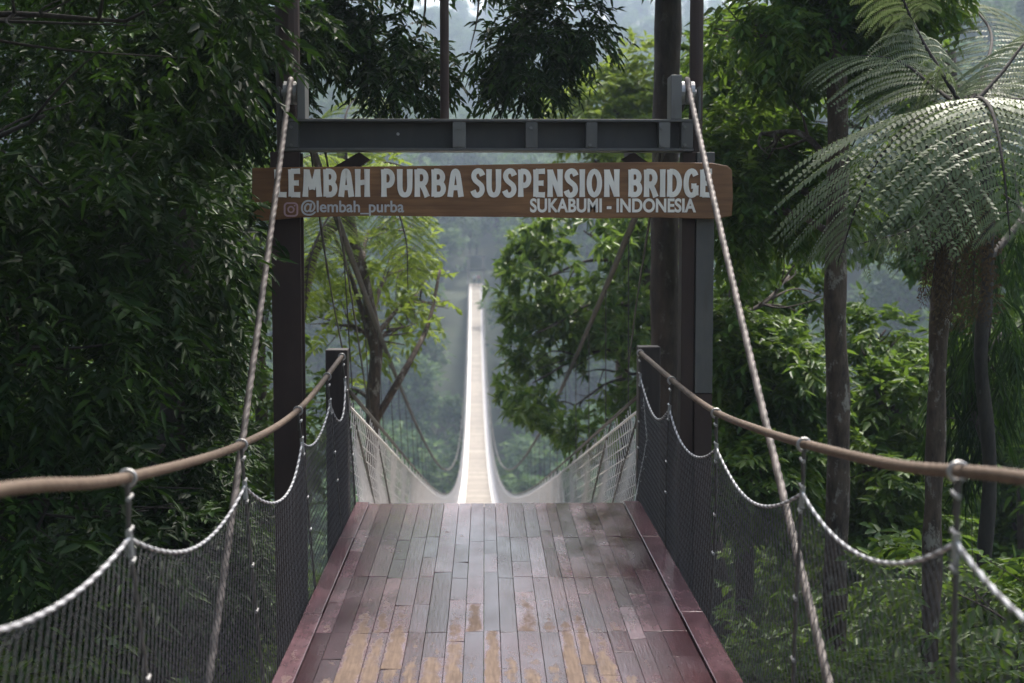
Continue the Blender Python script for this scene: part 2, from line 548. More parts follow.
def sprays(o, a, nl, twig, L, W, rng, mode='pinnate', droop=0.3, simple=False, spread=0.85, hang=0.25):
    """o,a: S x 3 spray origins and axes -> leaf verts, faces, rnd."""
    S = len(o)
    a = unit(a)
    up = np.tile([0, 0, 1.0], (S, 1))
    side = unit(np.cross(a, up) + 1e-3)
    t = np.linspace(0.15, 1.0, nl)[None, :] * np.ones((S, 1))
    if mode == 'rosette':
        t = 0.75 + 0.25 * t
    sg = np.where(np.arange(nl) % 2 == 0, 1.0, -1.0)[None, :]
    tl = twig * rng.uniform(.7, 1.25, (S, 1))
    base = o[:, None, :] + a[:, None, :] * (tl * t)[..., None] + np.array([0, 0, -1.0]) * (tl * droop * t ** 2)[..., None]
    if mode == 'rosette':
        ang = rng.uniform(0, 2 * math.pi, (S, nl))
        nrm2 = np.cross(side, a)
        dirs = a[:, None, :] * .45 + spread * (np.cos(ang)[..., None] * side[:, None, :] + np.sin(ang)[..., None] * nrm2[:, None, :])
    else:
        end = (t > .96)[..., None]
        dirs = a[:, None, :] * np.where(end, 1.2, .6) + side[:, None, :] * (sg * spread)[..., None] * np.where(end, .15, 1)
    dirs = dirs + rng.normal(0, .22, dirs.shape) + np.array([0, 0, -1.0]) * hang
    nr = np.array([0, 0, 1.0]) + rng.normal(0, .45, dirs.shape)
    n = S * nl
    Ls = L * rng.uniform(.45, 1.3, n); Ws = W * rng.uniform(.65, 1.25, n)
    vs, fs, per = leaf_block(base.reshape(-1, 3), dirs.reshape(-1, 3), nr.reshape(-1, 3), Ls, Ws, simple=simple)
    rs = np.clip(np.repeat(rng.uniform(0, 1, S), nl) * .55 + rng.uniform(0, 1, n) * .45, 0, 1)
    return vs, fs, np.repeat(rs, per)

def wav(p, k, ph):
    return (np.sin(p[:, 0] * k + ph) + np.sin(p[:, 1] * k * 1.1 + 2 * ph) + np.sin(p[:, 2] * k * 1.23 + 3 * ph)
            + np.sin((p[:, 0] + p[:, 2]) * k * .63 - ph) + np.sin((p[:, 1] - p[:, 2]) * k * .71)) / 2.5

def crown_points(lobes, n, rng, gap_k=2.2, gap=-0.35, inner=0.35, shell=0.5):
    wts = np.array([l[1][0] * l[1][1] + l[1][1] * l[1][2] + l[1][0] * l[1][2] for l in lobes]); wts = wts / wts.sum()
    which = rng.choice(len(lobes), n, p=wts)
    c = np.array([tuple(l[0]) for l in lobes])[which]
    r = np.array([l[1] for l in lobes])[which]
    d = unit(rng.normal(0, 1, (n, 3)))
    rad = inner + (1 - inner) * rng.uniform(0, 1, n) ** shell
    p = c + d * r * rad[:, None]
    keep = wav(p, gap_k, 1.7) > gap
    return p[keep], d[keep]

def make_tree(name, label, cat, base, trunk, tr, lobes, n, leaf, mat, bark, group=None, rng=None, branch_r=0.03,
              limbs=True, twigs=True, gap=-0.35, gap_k=2.2, inner=.35, down=0.15, bn=8, extra=None, wob=.06):
    """trunk: list of points (world); lobes: (centre, radii) (world). The thing's Empty stands at base."""
    rng = rng or RNG
    B = np.array(tuple(base), float)
    root = empty(name, tuple(B), label, cat, group)
    tp = catmull(trunk, 7) - B if len(trunk) > 2 else np.array([tuple(q) for q in trunk]) - B
    mb = MB()
    tt = np.linspace(0, 1, len(tp))
    mb.tube(tp, tr[0] + (tr[1] - tr[0]) * tt, 12, wob=wob)
    L = [(np.array(tuple(c), float) - B, r) for c, r in lobes]
    if limbs:
        for c, r in L:
            j = np.argmin(np.linalg.norm(tp[len(tp)//3:] - (c - V(0, 0, r[2] * .7)), axis=1)) + len(tp)//3
            s = tp[j]
            mid = (s + c) / 2 + rng.normal(0, .08, 3) * np.linalg.norm(c - s) + V(0, 0, .05) * np.linalg.norm(c - s)
            q = catmull([s, mid, c + rng.normal(0, .1, 3) * np.array(r)], 6)
            mb.tube(q, np.linspace(branch_r, branch_r * .35, len(q)), 6, wob=.05)
            for _ in range(bn):
                d = unit(rng.normal(0, 1, 3)); e = c + d * np.array(r) * .8
                st = q[rng.integers(len(q) // 3, len(q))]
                mm = (st + e) / 2 + rng.normal(0, .06, 3) * np.linalg.norm(e - st)
                mb.tube(catmull([st, mm, e], 4), np.linspace(branch_r * .4, branch_r * .1, 9), 4)
    if extra:
        for pts, r0, r1 in extra:
            q = catmull(pts, 6) - B
            mb.tube(q, np.linspace(r0, r1, len(q)), 7, wob=.05)
    mb.build("trunk", bark, root, smooth=True)
    p, d = crown_points(L, n, rng, gap_k, gap, inner)
    ax = d * .75 + rng.normal(0, .5, d.shape) + V(0, 0, -down)
    vs, fs, rs = sprays(p, ax, rng=rng, **leaf)
    if twigs:
        pass
    link("crown", np_mesh("crown", vs, fs, rs), mat, root)
    return root

def lobe(px, py, Y, rx, ry, rd=None):
    """A crown lobe centred on pixel px,py at distance Y with pixel radii rx, ry and depth radius rd metres."""
    k = Y / F
    return (P(px, py, Y), (rx * k, (rd if rd else (rx + ry) / 2 * k), ry * k))

def gbase(x, y, sink=0.15):
    return (x, y, float(ground_z(x, y)) - sink)

# ------------------------------------------------------------------ far forest (one mass) and valley trees
def far_tree_mesh(seed, n, H=15.0, simple=True):
    rng = np.random.default_rng(seed)
    lobes = []
    for k in range(9):
        a = rng.uniform(0, 6.28); r = rng.uniform(.5, 3.2)
        lobes.append((V(r * math.cos(a), r * math.sin(a), H * rng.uniform(.5, .9)), (rng.uniform(1.3, 2.3), rng.uniform(1.3, 2.3), rng.uniform(1.1, 1.9))))
    lobes.append((V(0, 0, H * .85), (1.8, 1.8, 1.8)))
    p, d = crown_points(lobes, n, rng, 1.1, -.3, .4)
    vs, fs, rs = sprays(p, d + rng.normal(0, .4, d.shape), 5, .5, .62, .34, rng, simple=True)
    mb = MB()
    mb.tube([(0, 0, -1.5), (0.1, 0, H * .4), (0, .1, H * .85)], [.25, .2, .07], 6)
    for c, r in lobes:
        mb.tube([(0.05, 0, H * .42), tuple((c + V(0, 0, H * .4)) / 2 * V(1, 1, 1)), tuple(c)], [.1, .07, .03], 4)
    return mb.mesh("trunk"), np_mesh("crown", vs, fs, rs)

def bridge_x(y):
    return 0.08 - 0.0072 * (y - 9.0)

BR0, BR1 = 9.05, 199.0
def bridge_z(y):
    t = (y - BR0) / (BR1 - BR0)
    return -(4 * 10.6 * t * (1 - t) + 6.1 * t) - 0.03
def cable_z(y):
    t = (y - 7.66) / 192.0
    return CAM_Z + 0.74 - (3.6 * t + 4 * 12.3 * t * (1 - t))

# forest as a single mass, scattered over the far slopes by geometry nodes
def forest():
    rng = np.random.default_rng(5)
    pts = []
    scl = []
    y = 62.0
    while y < 640:
        st = 3.7 + y * 0.010
        half = 0.40 * y + 18
        for x in np.arange(-half, half, st):
            xx = x + rng.uniform(-.45, .45) * st; yy = y + rng.uniform(-.45, .45) * st
            dxb = abs(xx - bridge_x(yy))
            gz = float(ground_z(xx, yy))
            k = rng.uniform(.65, 1.25)
            if yy < 216 and gz + 17 * k > bridge_z(min(yy, BR1)) - 1:
                if dxb < 3.4: continue
                k = min(k, (dxb - 1.9) / 4.0)
            if yy < 75: k = min(k, .8)
            scl.append(k)
            pts.append((xx, yy, float(ground_z(xx, yy)) - .4))
        y += st
    src = bpy.data.collections.new("forest_sources")
    for s in range(4):
        t, c = far_tree_mesh(40 + s, 620)
        # one mesh per source tree: trunk and crown together
        me = bpy.data.meshes.new("forest_tree")
        import bmesh
        bm = bmesh.new(); bm.from_mesh(c); nfc = len(bm.faces); bm.from_mesh(t)
        bm.faces.ensure_lookup_table()
        for f in bm.faces[nfc:]: f.material_index = 1
        bm.to_mesh(me); bm.free()
        me.materials.append(M['leaf_far']); me.materials.append(M['bark_dark'])
        o = bpy.data.objects.new("forest_tree_source", me)
        src.objects.link(o)
    me = bpy.data.meshes.new("forest")
    me.from_pydata(pts, [], [])
    me.attributes.new('tree_scale', 'FLOAT', 'POINT').data.foreach_set('value', np.array(scl, np.float32))
    o = link("forest", me)
    ng = bpy.data.node_groups.new("scatter_trees", 'GeometryNodeTree')
    ng.interface.new_socket("Geometry", in_out='INPUT', socket_type='NodeSocketGeometry')
    ng.interface.new_socket("Geometry", in_out='OUTPUT', socket_type='NodeSocketGeometry')
    gi = ng.nodes.new("NodeGroupInput"); go = ng.nodes.new("NodeGroupOutput")
    ip = ng.nodes.new("GeometryNodeInstanceOnPoints"); ci = ng.nodes.new("GeometryNodeCollectionInfo")
    ci.inputs[0].default_value = src
    ci.inputs[1].default_value = True
    ip.inputs["Pick Instance"].default_value = True
    rs = ng.nodes.new("GeometryNodeInputNamedAttribute"); rs.data_type = 'FLOAT'
    rs.inputs["Name"].default_value = "tree_scale"
    rr = ng.nodes.new("FunctionNodeRandomValue"); rr.data_type = 'FLOAT_VECTOR'
    rr.inputs[0].default_value = (0, 0, 0); rr.inputs[1].default_value = (.12, .12, 6.28)
    rr.inputs["Seed"].default_value = 3
    L = ng.links.new
    L(gi.outputs[0], ip.inputs["Points"]); L(ci.outputs[0], ip.inputs["Instance"])
    L(rr.outputs[0], ip.inputs["Rotation"]); L(rs.outputs[0], ip.inputs["Scale"])
    L(ip.outputs[0], go.inputs[0])
    o.modifiers.new("scatter", 'NODES').node_group = ng
    tag(o, "dense green forest covering the far valley slopes in blue haze", "forest", kind="stuff")
forest()

# ------------------------------------------------------------------ boardwalk deck
DX0, DX1 = P(360, 503, floor_y(503)).x, P(636, 503, floor_y(503)).x     # edges of the walking surface
YEND = floor_y(503)
def make_deck():
    root = empty("wooden_deck", (0, YEND, 0), "wet reddish brown plank deck leading to the suspension bridge", "deck")
    rnd = random.Random(3)
    mb = MB()
    rows = [YEND, floor_y(537), floor_y(577), floor_y(632)]
    while rows[-1] > -1.5: rows.append(rows[-1] - rnd.uniform(.95, 1.15))
    x0, x1 = DX0 + .062, DX1 - .085
    x = x0
    while x < x1 - .005:
        w = min(rnd.uniform(.060, .098), x1 - x)
        if x1 - x - w < .045: w = x1 - x
        joints = [YEND]
        for y in rows[1:]:
            joints.append(y + (rnd.uniform(-.2, .2) if rnd.random() < .3 else rnd.uniform(-.02, .02)))
            if rnd.random() < .5: joints.append(joints[-1] - rnd.uniform(.3, .6))
        for p, q in zip(joints[:-1], joints[1:]):
            if p - q < .05: continue
            p -= .0025; q += .0025
            hh = rnd.uniform(-.0014, .0014); tl = rnd.uniform(-.0014, .0014)
            a, b = x + .0012, x + w - .0012
            vs = [(a, q - YEND, -.035), (b, q - YEND, -.035), (b, p - YEND, -.035), (a, p - YEND, -.035),
                  (a, q - YEND, hh + tl), (b, q - YEND, hh - tl), (b, p - YEND, hh - tl), (a, p - YEND, hh + tl)]
            fs = [(0,3,2,1),(4,5,6,7),(0,1,5,4),(1,2,6,5),(2,3,7,6),(3,0,4,7)]
            zz = [(0, 0)] * 4
            mb.add(vs, fs, rnd.random(), [zz, [(0, q), (1, q), (1, p), (0, p)], zz, zz, zz, zz])
        x += w
    o = mb.build("boards", M['deck'], root, bevel=.0006)
    # edge boards, slightly raised, in lengths
    for s, xa, xb in ((-1, DX0 - .025, DX0 + .058), (1, DX1 - .081, DX1 + .025)):
        y = YEND
        i = 0
        while y > -1.4:
            Ln = [1.05, 1.6, 1.7, 2.0, 2.2][i % 5]
            e = MB()
            off = rnd.uniform(-.003, .003)
            e.add([(xa + off, y - Ln + .006 - YEND, -.05), (xb + off, y - Ln + .006 - YEND, -.05), (xb + off, y - YEND, -.05), (xa + off, y - YEND, -.05),
                   (xa + off, y - Ln + .006 - YEND, .011), (xb + off, y - Ln + .006 - YEND, .009), (xb + off, y - YEND, .009), (xa + off, y - YEND, .011)],
                  [(0,3,2,1),(4,5,6,7),(0,1,5,4),(1,2,6,5),(2,3,7,6),(3,0,4,7)], rnd.uniform(.5, .85),
                  [[(0, 0)] * 4, [(0, y - Ln), (1, y - Ln), (1, y), (0, y)]] + [[(0, 0)] * 4] * 4)
            e.build("edge_board", M['deck'], root, bevel=.003)
            y -= Ln; i += 1
    ft = MB(); ft.box((DX0 - .02, -.08, -.20), (DX1 + .02, .004 - .01, -.04))
    ft.build("end_beam", M['joist'], root)
    for xx in (DX0 + .15, (DX0 + DX1) / 2, DX1 - .15):
        MB().box((xx - .05, -YEND - 1.4, -.22), (xx + .05, -.1, -.04)).build("joist", M['joist'], root)
    for xx in (DX0 + .15, DX1 - .15):
        for yy in (8.4, 5.0, 1.6):
            MB().box((xx - .07, yy - YEND - .07, -3.6), (xx + .07, yy - YEND + .07, -.225)).build("support_post", M['joist'], root)
make_deck()

# ------------------------------------------------------------------ gate
YG = 7.66
def gate():
    g0 = P(490, 560, YG)
    root = empty("bridge_gate", (g0.x, YG, -0.3), "tall steel gate frame with grey crossbeam over the deck", "gate")
    off = -np.array((g0.x, YG, -0.3))
    def T(mb):
        mb.v = [tuple(np.array(v) + off) for v in mb.v]
        return mb
    zb = -3.3
    k = YG / F
    # left post: dark brown H column
    def hpost(xa, xb, ztop, front, name="post"):
        mb = MB()
        mb.box((xa, YG - .075, zb), (xb, YG - .06, ztop)).box((xa, YG + .06, zb), (xb, YG + .075, ztop))
        xm = (xa + xb) / 2
        mb.box((xm - .01, YG - .058, zb), (xm + .01, YG + .058, ztop))
        return T(mb).build(name, front, root, bevel=.003)
    xl0, xl1 = P(274, 300, YG).x, P(303, 300, YG).x
    xr0, xr1 = P(680, 300, YG).x, P(711, 300, YG).x
    zt = P(500, 152, YG).z - .004
    hpost(xl0, xl1, zt, M['post'])
    # right post turned: dark web side to the left, grey flange to the right
    zc = P(500, 392, YG).z
    mb = MB()
    mb.box((xr0, YG - .06, zb), (xr0 + .07, YG + .07, zt))
    pr = T(mb).build("post", M['post'], root, bevel=.003)
    fl = MB().box((xr0 + .073, YG - .08, zc), (xr1, YG + .075, zt)); T(fl).build("flange_plate", M['steel'], pr, bevel=.003)
    fl = MB().box((xr0 + .073, YG - .08, zb), (xr1, YG + .075, zc - .004)); T(fl).build("flange_base", M['post'], pr, bevel=.003)
    # crossbeam: I section with stiffeners
    a, b = P(284, 120, YG), P(691, 152, YG)
    bm = MB()
    bm.box((a.x, YG - .095, a.z - .014), (b.x, YG + .095, a.z)).box((a.x, YG - .095, b.z), (b.x, YG + .095, b.z + .014))
    wb_ = MB().box((a.x, YG - .012, b.z + .0145), (b.x, YG + .012, a.z - .0145))
    beam = T(bm).build("crossbeam", M['steel'], root, bevel=.002)
    T(wb_).build("web_plate", M['steel_web'], beam)
    for p0, p1 in ((284, 300), (453, 466), (525, 537), (585, 596), (657, 668), (679, 690.5)):
        s = MB().box((P(p0, 130, YG).x, YG - .093, b.z + .016), (P(p1, 130, YG).x, YG - .013, a.z - .016))
        T(s).build("stiffener", M['steel'] if p0 not in (453, 657) else M['steel_pale'], beam, bevel=.002)
    for px, py in ((291, 127), (291, 145), (459, 128), (459, 145), (662, 128), (662, 145), (531, 128), (590, 145), (685, 127), (685, 145)):
        q = P(px, py, YG - .1)
        nb = MB().tube([(q.x, YG - .1055, q.z), (q.x, YG - .0935, q.z)], .0085, 6); T(nb).build("bolt", M['steel_pale'], beam)
    bl = P(398, 134, YG - .02)
    s = MB().tube([(bl.x, YG - .03, bl.z), (bl.x, YG - .012, bl.z)], .008, 8); T(s).build("bolt", M['galv'], beam)
    # knee braces
    for pa, pb in (((365, 152), (303, 196)), ((627, 152), (681, 196))):
        A, B_ = P(*pa, YG), P(*pb, YG)
        d = (B_ - A).normalized(); w = .05
        n = Vector((-d.z, 0, d.x))
        q = [A + n * w, B_ + n * w, B_ - n * w, A - n * w]
        mb = MB().prism([(v.x, min(v.z, b.z - .004)) for v in q], YG - .03, YG + .03)
        T(mb).build("knee_brace", M['post'], root)
    # saddles with rollers on top of the beam
    for (p0, p1, rc) in ((299, 307, 291), (669, 680, 687)):
        xa, xb = P(p0, 100, YG).x, P(p1, 100, YG).x
        z1 = P(500, 76, YG).z
        mb = MB().box((xa, YG - .08, a.z + .001), (xb, YG + .08, z1))
        sd = T(mb).build("saddle_plate", M['steel_pale'], root, bevel=.004)
        xc = P(rc, 90, YG).x; zc2 = P(rc, 93, YG).z
        mb = MB()
        for dx in (-.026, 0.0, .026):
            mb.tube([(xc + dx - .010, YG, zc2), (xc + dx + .010, YG, zc2)], .062, 20)
        s0, s1 = sorted([xa if rc < p0 else xb, xc + (.05 if rc > p0 else -.05)])
        mb.tube([(s0, YG, zc2), (s1, YG, zc2)], .018, 10)
        T(mb).build("roller", M['galv'], sd, smooth=False)
        # back plate that carries the axle on the other side
        xo = xc + (.062 if rc > p0 else -.062)
        mb = MB().box((xo - .006, YG - .05, a.z + .002), (xo + .006, YG + .05, zc2 + .03))
        T(mb).build("cheek_plate", M['steel'], sd)
    # poles rising above the beam
    for (p0, p1, y1, dy) in ((271, 296, 155, .17), (440, 449, 119, 0.0), (694, 708, 155, .17)):
        xa, xb = P(p0, 60, YG).x, P(p1, 60, YG).x
        r = (xb - xa) / 2
        mb = MB().tube([((xa + xb) / 2, YG + dy, P(500, y1, YG).z if dy else a.z), ((xa + xb) / 2, YG + dy, 5.2)], r, 14)
        T(mb).build("upper_pole", M['post'], root, smooth=False)
    hb = MB().box((P(262, 60, YG).x, YG - .05, 5.2), (P(716, 60, YG).x, YG + .25, 5.3)); T(hb).build("top_rail", M['post'], root)
gate()

# ------------------------------------------------------------------ sign
YS = 7.50
def ribbon(pts, t, closed=False, flare=.12):
    p = np.array(pts, float)
    n = len(p)
    if closed:
        tan = np.roll(p, -1, 0) - np.roll(p, 1, 0)
    else:
        tan = np.gradient(p, axis=0)
    tan = unit(tan)
    nr = np.stack([-tan[:, 1], tan[:, 0]], 1)
    if closed:
        w = np.full(n, t / 2)
    else:
        u = np.abs(np.linspace(-1, 1, n))
        w = t / 2 * (1 + flare * u ** 3)
    return p + nr * w[:, None], p - nr * w[:, None]

def arc(cx, cz, rx, rz, a0, a1, n=12):
    th = np.radians(np.linspace(a0, a1, n))
    return [(cx + rx * math.cos(t), cz + rz * math.sin(t)) for t in th]
def sm(pts): return [tuple(q) for q in catmull(pts, 5)]
A_ = .10
GLYPH = {
 'L': (.50, [[(A_, .97), (A_, .03)], [(A_, .1), (.49, .09)]]),
 'E': (.50, [[(A_, .97), (A_, .03)], [(A_, .9), (.48, .91)], [(A_, .5), (.42, .5)], [(A_, .1), (.48, .09)]]),
 'M': (.80, [[(.10, .02), (.17, .97)], [(.17, .94), (.40, .28)], [(.40, .28), (.63, .94)], [(.63, .97), (.70, .02)]]),
 'B': (.56, [[(A_, .97), (A_, .03)], [(A_, .9), (.27, .9)] + arc(.27, .71, .17, .19, 80, -80) + [(A_, .52)], [(A_, .52), (.28, .52)] + arc(.28, .31, .19, .21, 80, -80) + [(A_, .1)]]),
 'A': (.60, [sm([(.08, .02), (.17, .62), (.22, .85), (.30, .91), (.38, .85), (.43, .62), (.52, .02)]), [(.17, .34), (.43, .34)]]),
 'H': (.60, [[(A_, .98), (A_, .02)], [(.50, .98), (.50, .02)], [(A_, .5), (.5, .54)]]),
 'P': (.54, [[(A_, .97), (A_, .02)], [(A_, .9), (.26, .9)] + arc(.26, .66, .18, .24, 80, -80) + [(A_, .42)]]),
 'U': (.60, [sm([(A_, .98), (A_, .6), (.11, .3), (.18, .13), (.30, .09), (.42, .13), (.49, .3), (.50, .6), (.50, .98)])]),
 'R': (.58, [[(A_, .97), (A_, .02)], [(A_, .9), (.28, .9)] + arc(.28, .68, .17, .22, 80, -80) + [(A_, .46)], sm([(.26, .46), (.38, .28), (.50, .02)])]),
 'S': (.54, [sm([(.47, .76), (.39, .89), (.27, .92), (.14, .86), (.10, .72), (.17, .59), (.30, .5), (.42, .4), (.45, .25), (.38, .13), (.26, .08), (.14, .11), (.06, .24)])]),
 'N': (.62, [[(A_, .02), (A_, .97)], [(A_, .94), (.52, .06)], [(.52, .03), (.52, .98)]]),
 'I': (.20, [[(A_, .98), (A_, .02)]]),
 'O': (.64, 'O'),
 'D': (.60, [[(A_, .97), (A_, .03)], [(A_, .9), (.22, .9)] + arc(.22, .5, .29, .40, 82, -82, 18) + [(A_, .1)]]),
 'G': (.60, [sm([(.50, .76), (.42, .89), (.30, .92), (.17, .83), (.10, .62), (.10, .36), (.18, .15), (.32, .08), (.46, .14), (.51, .28)]), [(.32, .40), (.53, .40)], [(.51, .42), (.51, .08)]]),
}
def word_mesh(mb, text, px0, px1, py_top, py_bot, t_px, y_back, y_front, cnt):
    adv = []
    x = 0
    for ch in text:
        w = GLYPH[ch][0]
        adv.append(x); x += w + .10
    tot = x - .10
    h = P(0, py_top, YS).z - P(0, py_bot, YS).z
    z0 = P(480, py_bot, YS).z
    xa, xb = P(px0, 185, YS).x, P(px1, 185, YS).x
    sx = (xb - xa) / tot
    t = t_px * YS / F
    for ch, ax in zip(text, adv):
        w, st = GLYPH[ch]
        closed = st == 'O'
        strokes = [arc(.31, .5, .22, .41, 0, 360, 29)[:-1]] if closed else st
        for s in strokes:
            if not closed and len(s) == 2:
                s = [tuple(q) for q in np.linspace(s[0], s[1], 6)]
            pts = [(xa + (ax + q[0]) * sx, z0 + q[1] * h) for q in s]
            l, r = ribbon(pts, t, closed)
            cnt[0] += 1
            yf = y_front - (cnt[0] % 7) * .0003
            n = len(l)
            vs = [(q[0], yf, q[1]) for q in l] + [(q[0], yf, q[1]) for q in r] + [(q[0], y_back, q[1]) for q in l] + [(q[0], y_back, q[1]) for q in r]
            fs = []
            for i in range(n if closed else n - 1):
                j = (i + 1) % n
                fs += [(i, j, n + j, n + i), (i, 2*n + i, 2*n + j, j), (n + i, n + j, 3*n + j, 3*n + i)]
            if not closed:
                fs += [(0, n, 3*n, 2*n), (n - 1, 3*n - 1, 4*n - 1, 2*n - 1)]
            mb.add(vs, fs, .5)

def text_mesh(text, px0, px1, py_top, py_bot, y_front, depth, bold=.0, zfit=True):
    cu = bpy.data.curves.new("lettering", 'FONT')
    cu.body = text; cu.size = 1.0; cu.extrude = .02; cu.offset = bold
    o = bpy.data.objects.new("lettering_source", cu)
    COL.objects.link(o)
    dg = bpy.context.evaluated_depsgraph_get()
    me = bpy.data.meshes.new_from_object(o.evaluated_get(dg))
    bpy.data.objects.remove(o)
    n = len(me.vertices)
    co = np.empty(n * 3, np.float32); me.vertices.foreach_get("co", co); co = co.reshape(-1, 3)
    lo, hi = co.min(0), co.max(0)
    xa, xb = P(px0, 200, YS).x, P(px1, 200, YS).x
    za, zb = P(480, py_bot, YS).z, P(480, py_top, YS).z
    X = xa + (co[:, 0] - lo[0]) / (hi[0] - lo[0]) * (xb - xa)
    Z = za + (co[:, 1] - lo[1]) / (hi[1] - lo[1]) * (zb - za)
    Y = y_front - (co[:, 2] - lo[2]) / (hi[2] - lo[2]) * depth
    me.vertices.foreach_set("co", np.stack([X, Y, Z], 1).astype(np.float32).ravel())
    me.update()
    return me

def sign():
    c = P(492, 192, YS)
    root = empty("sign_board", (c.x, YS, c.z), "long brown wooden sign board with white lettering below the crossbeam", "sign")
    off = Vector((-c.x, -YS, -c.z))
    rnd = random.Random(9)
    top = [(252, 168), (300, 167), (372, 166.5), (440, 165.5), (520, 164), (600, 162.5), (660, 162), (712, 163), (728, 166), (732, 170)]
    bot = [(733, 195), (732, 216), (715, 219), (660, 217.5), (600, 218.5), (520, 217), (440, 216.5), (372, 215.5), (300, 217.5), (262, 221), (252, 220)]
    ol = [(P(x, y, YS).x, P(x, y, YS).z) for x, y in top + bot]
    ol = ol[::-1]
    mb = MB().prism(ol, YS, YS + .045)
    b = mb.build("board", M['sign_wood'], root, bevel=.004)
    b.location = off
    mb = MB(); cnt = [0]
    for w, a, e in (("LEMBAH", 275, 369.5), ("PURBA", 381.5, 463), ("SUSPENSION", 471.5, 619), ("BRIDGE", 628.5, 712)):
        word_mesh(mb, w, a, e, 168.5, 197.5, 5.0, YS + .002, YS - .008, cnt)
    o = mb.build("main_lettering", M['letters'], root); o.location = off
    for t, a, e, y0, y1, bold, nm, mt in (("@lembah_purba", 301, 404, 200, 216, .016, "handle_lettering", 'letters_pale'),
                                      ("SUKABUMI - INDONESIA", 530, 696, 198.3, 212.5, .03, "place_lettering", 'letters')):
        me = text_mesh(t, a, e, y0, y1, YS + .002, .007, bold)
        o = link(nm, me, M[mt], root); o.location = off
    # small rounded square camera icon
    mb = MB()
    cxp, czp = P(291, 209.5, YS).x, P(291, 209.5, YS).z
    s = 6.3 * YS / F
    rr = []
    for (qx, qz, a0) in ((1, 1, 0), (-1, 1, 90), (-1, -1, 180), (1, -1, 270)):
        rr += arc(cxp + qx * s * .5, czp + qz * s * .5, s * .5, s * .5, a0, a0 + 90, 6)
    for pts, t in ((rr, s * .26), (arc(cxp, czp, s * .45, s * .45, 0, 360, 21)[:-1], s * .24), (arc(cxp + s * .6, czp + s * .6, s * .07, s * .07, 0, 360, 9)[:-1], s * .12)):
        l, r = ribbon(pts, t, True); n = len(l)
        vs = [(q[0], YS - .004, q[1]) for q in l] + [(q[0], YS - .004, q[1]) for q in r] + [(q[0], YS + .002, q[1]) for q in l] + [(q[0], YS + .002, q[1]) for q in r]
        fs = []
        for i in range(n):
            j = (i + 1) % n
            fs += [(i, j, n + j, n + i), (i, 2*n + i, 2*n + j, j), (n + i, n + j, 3*n + j, 3*n + i)]
        mb.add(vs, fs)
    o = mb.build("icon", M['icon_pink'], root); o.location = off
    # steel straps that hold the board to the posts behind it
    for px in (289, 696):
        x = P(px, 190, YS).x
        mb = MB().box((x - .02, YS + .046, c.z - .09), (x + .02, YG - .082, c.z + .09))
        o = mb.build("bracket", M['post'], root); o.location = off
sign()

# ------------------------------------------------------------------ cables, ropes, nets
def single(name, mb, mat, label, cat, origin, group=None, smooth=True):
    o = mb.build(name, mat, smooth=smooth)
    o.data.transform(Matrix.Translation(-Vector(origin)))
    o.location = origin
    return tag(o, label, cat, group)

def seg(a, b, step):
    a, b = np.array(tuple(a)), np.array(tuple(b))
    n = max(2, int(np.linalg.norm(b - a) / step))
    return [a + (b - a) * t for t in np.linspace(0, 1, n)]

def main_cables():
    for s, sx, bpx, lab in ((-1, 291, (205, 683), "thick twisted grey main cable running over the left saddle of the gate"),
                            (1, 687, (836, 683), "thick twisted grey main cable running over the right saddle of the gate")):
        top = P(sx, 86, YG)
        xs = top.x
        # back stay down towards the viewer
        Yb = xs * 1.0 / ((bpx[0] - 485) / F)
        low = P(bpx[0], bpx[1], abs(Yb))
        d = (low - top)
        end = top + d * 1.75
        stay = seg(end, P(sx, 87.5, YG) + Vector((0, -.05, 0)), .006)
        L = len(stay)
        stay = [q - V(0, 0, .10) * (4 * t * (1 - t)) for q, t in zip(stay, np.linspace(0, 1, L))]
        over = [V(xs, YG + .062 * math.cos(th), P(sx, 93, YG).z + .072 * math.sin(th)) for th in np.radians(np.linspace(150, 40, 8))]
        mb = MB()
        mb.tube(stay + over[1:], 0.0158, 15, lobes=3, pitch=.05, depth=.2, twotone=True)
        # span side
        span = []
        far_x = bridge_x(199) + s * .95
        for y in np.concatenate([np.linspace(YG + .08, 40, 110), np.linspace(42, 199, 90)]):
            t = (y - YG) / (199 - YG)
            span.append(V(xs + (far_x - xs) * t, y, cable_z(y)))
        mc = single("main_cable", mb, M['cable'], lab, "cable", (xs, YG, top.z), "main cables of the suspension bridge")
        sp = MB().tube([over[-1]] + span, .025, 8)
        sp.v = [tuple(np.array(v) - np.array((xs, YG, top.z))) for v in sp.v]
        sp.build("span_cable", M['dark_rope'], mc, smooth=True)
main_cables()

# side rails along the deck
def rail_pts(side):
    X = -.908 if side < 0 else 1.017
    if side < 0:
        px = [(343, 355), (300, 408), (240, 445), (125, 478), (0, 490)]
    else:
        px = [(641, 353), (700, 402), (760, 430), (880, 462), (1024, 478)]
    pts = []
    for (x, y) in px:
        Yv = X / ((x - 485.0) / F)
        q = P(x, y, Yv); pts.append(q)
    # carry on towards and past the camera
    a, b = pts[-2], pts[-1]
    pts.append(Vector((X, 1.2, b.z + .17)))
    pts.append(Vector((X, -.3, b.z + .36)))
    return X, pts

def interp_z(pts, y):
    q = catmull(pts, 12)
    o = np.argsort(q[:, 1])
    return float(np.interp(y, q[o, 1], q[o, 2]))

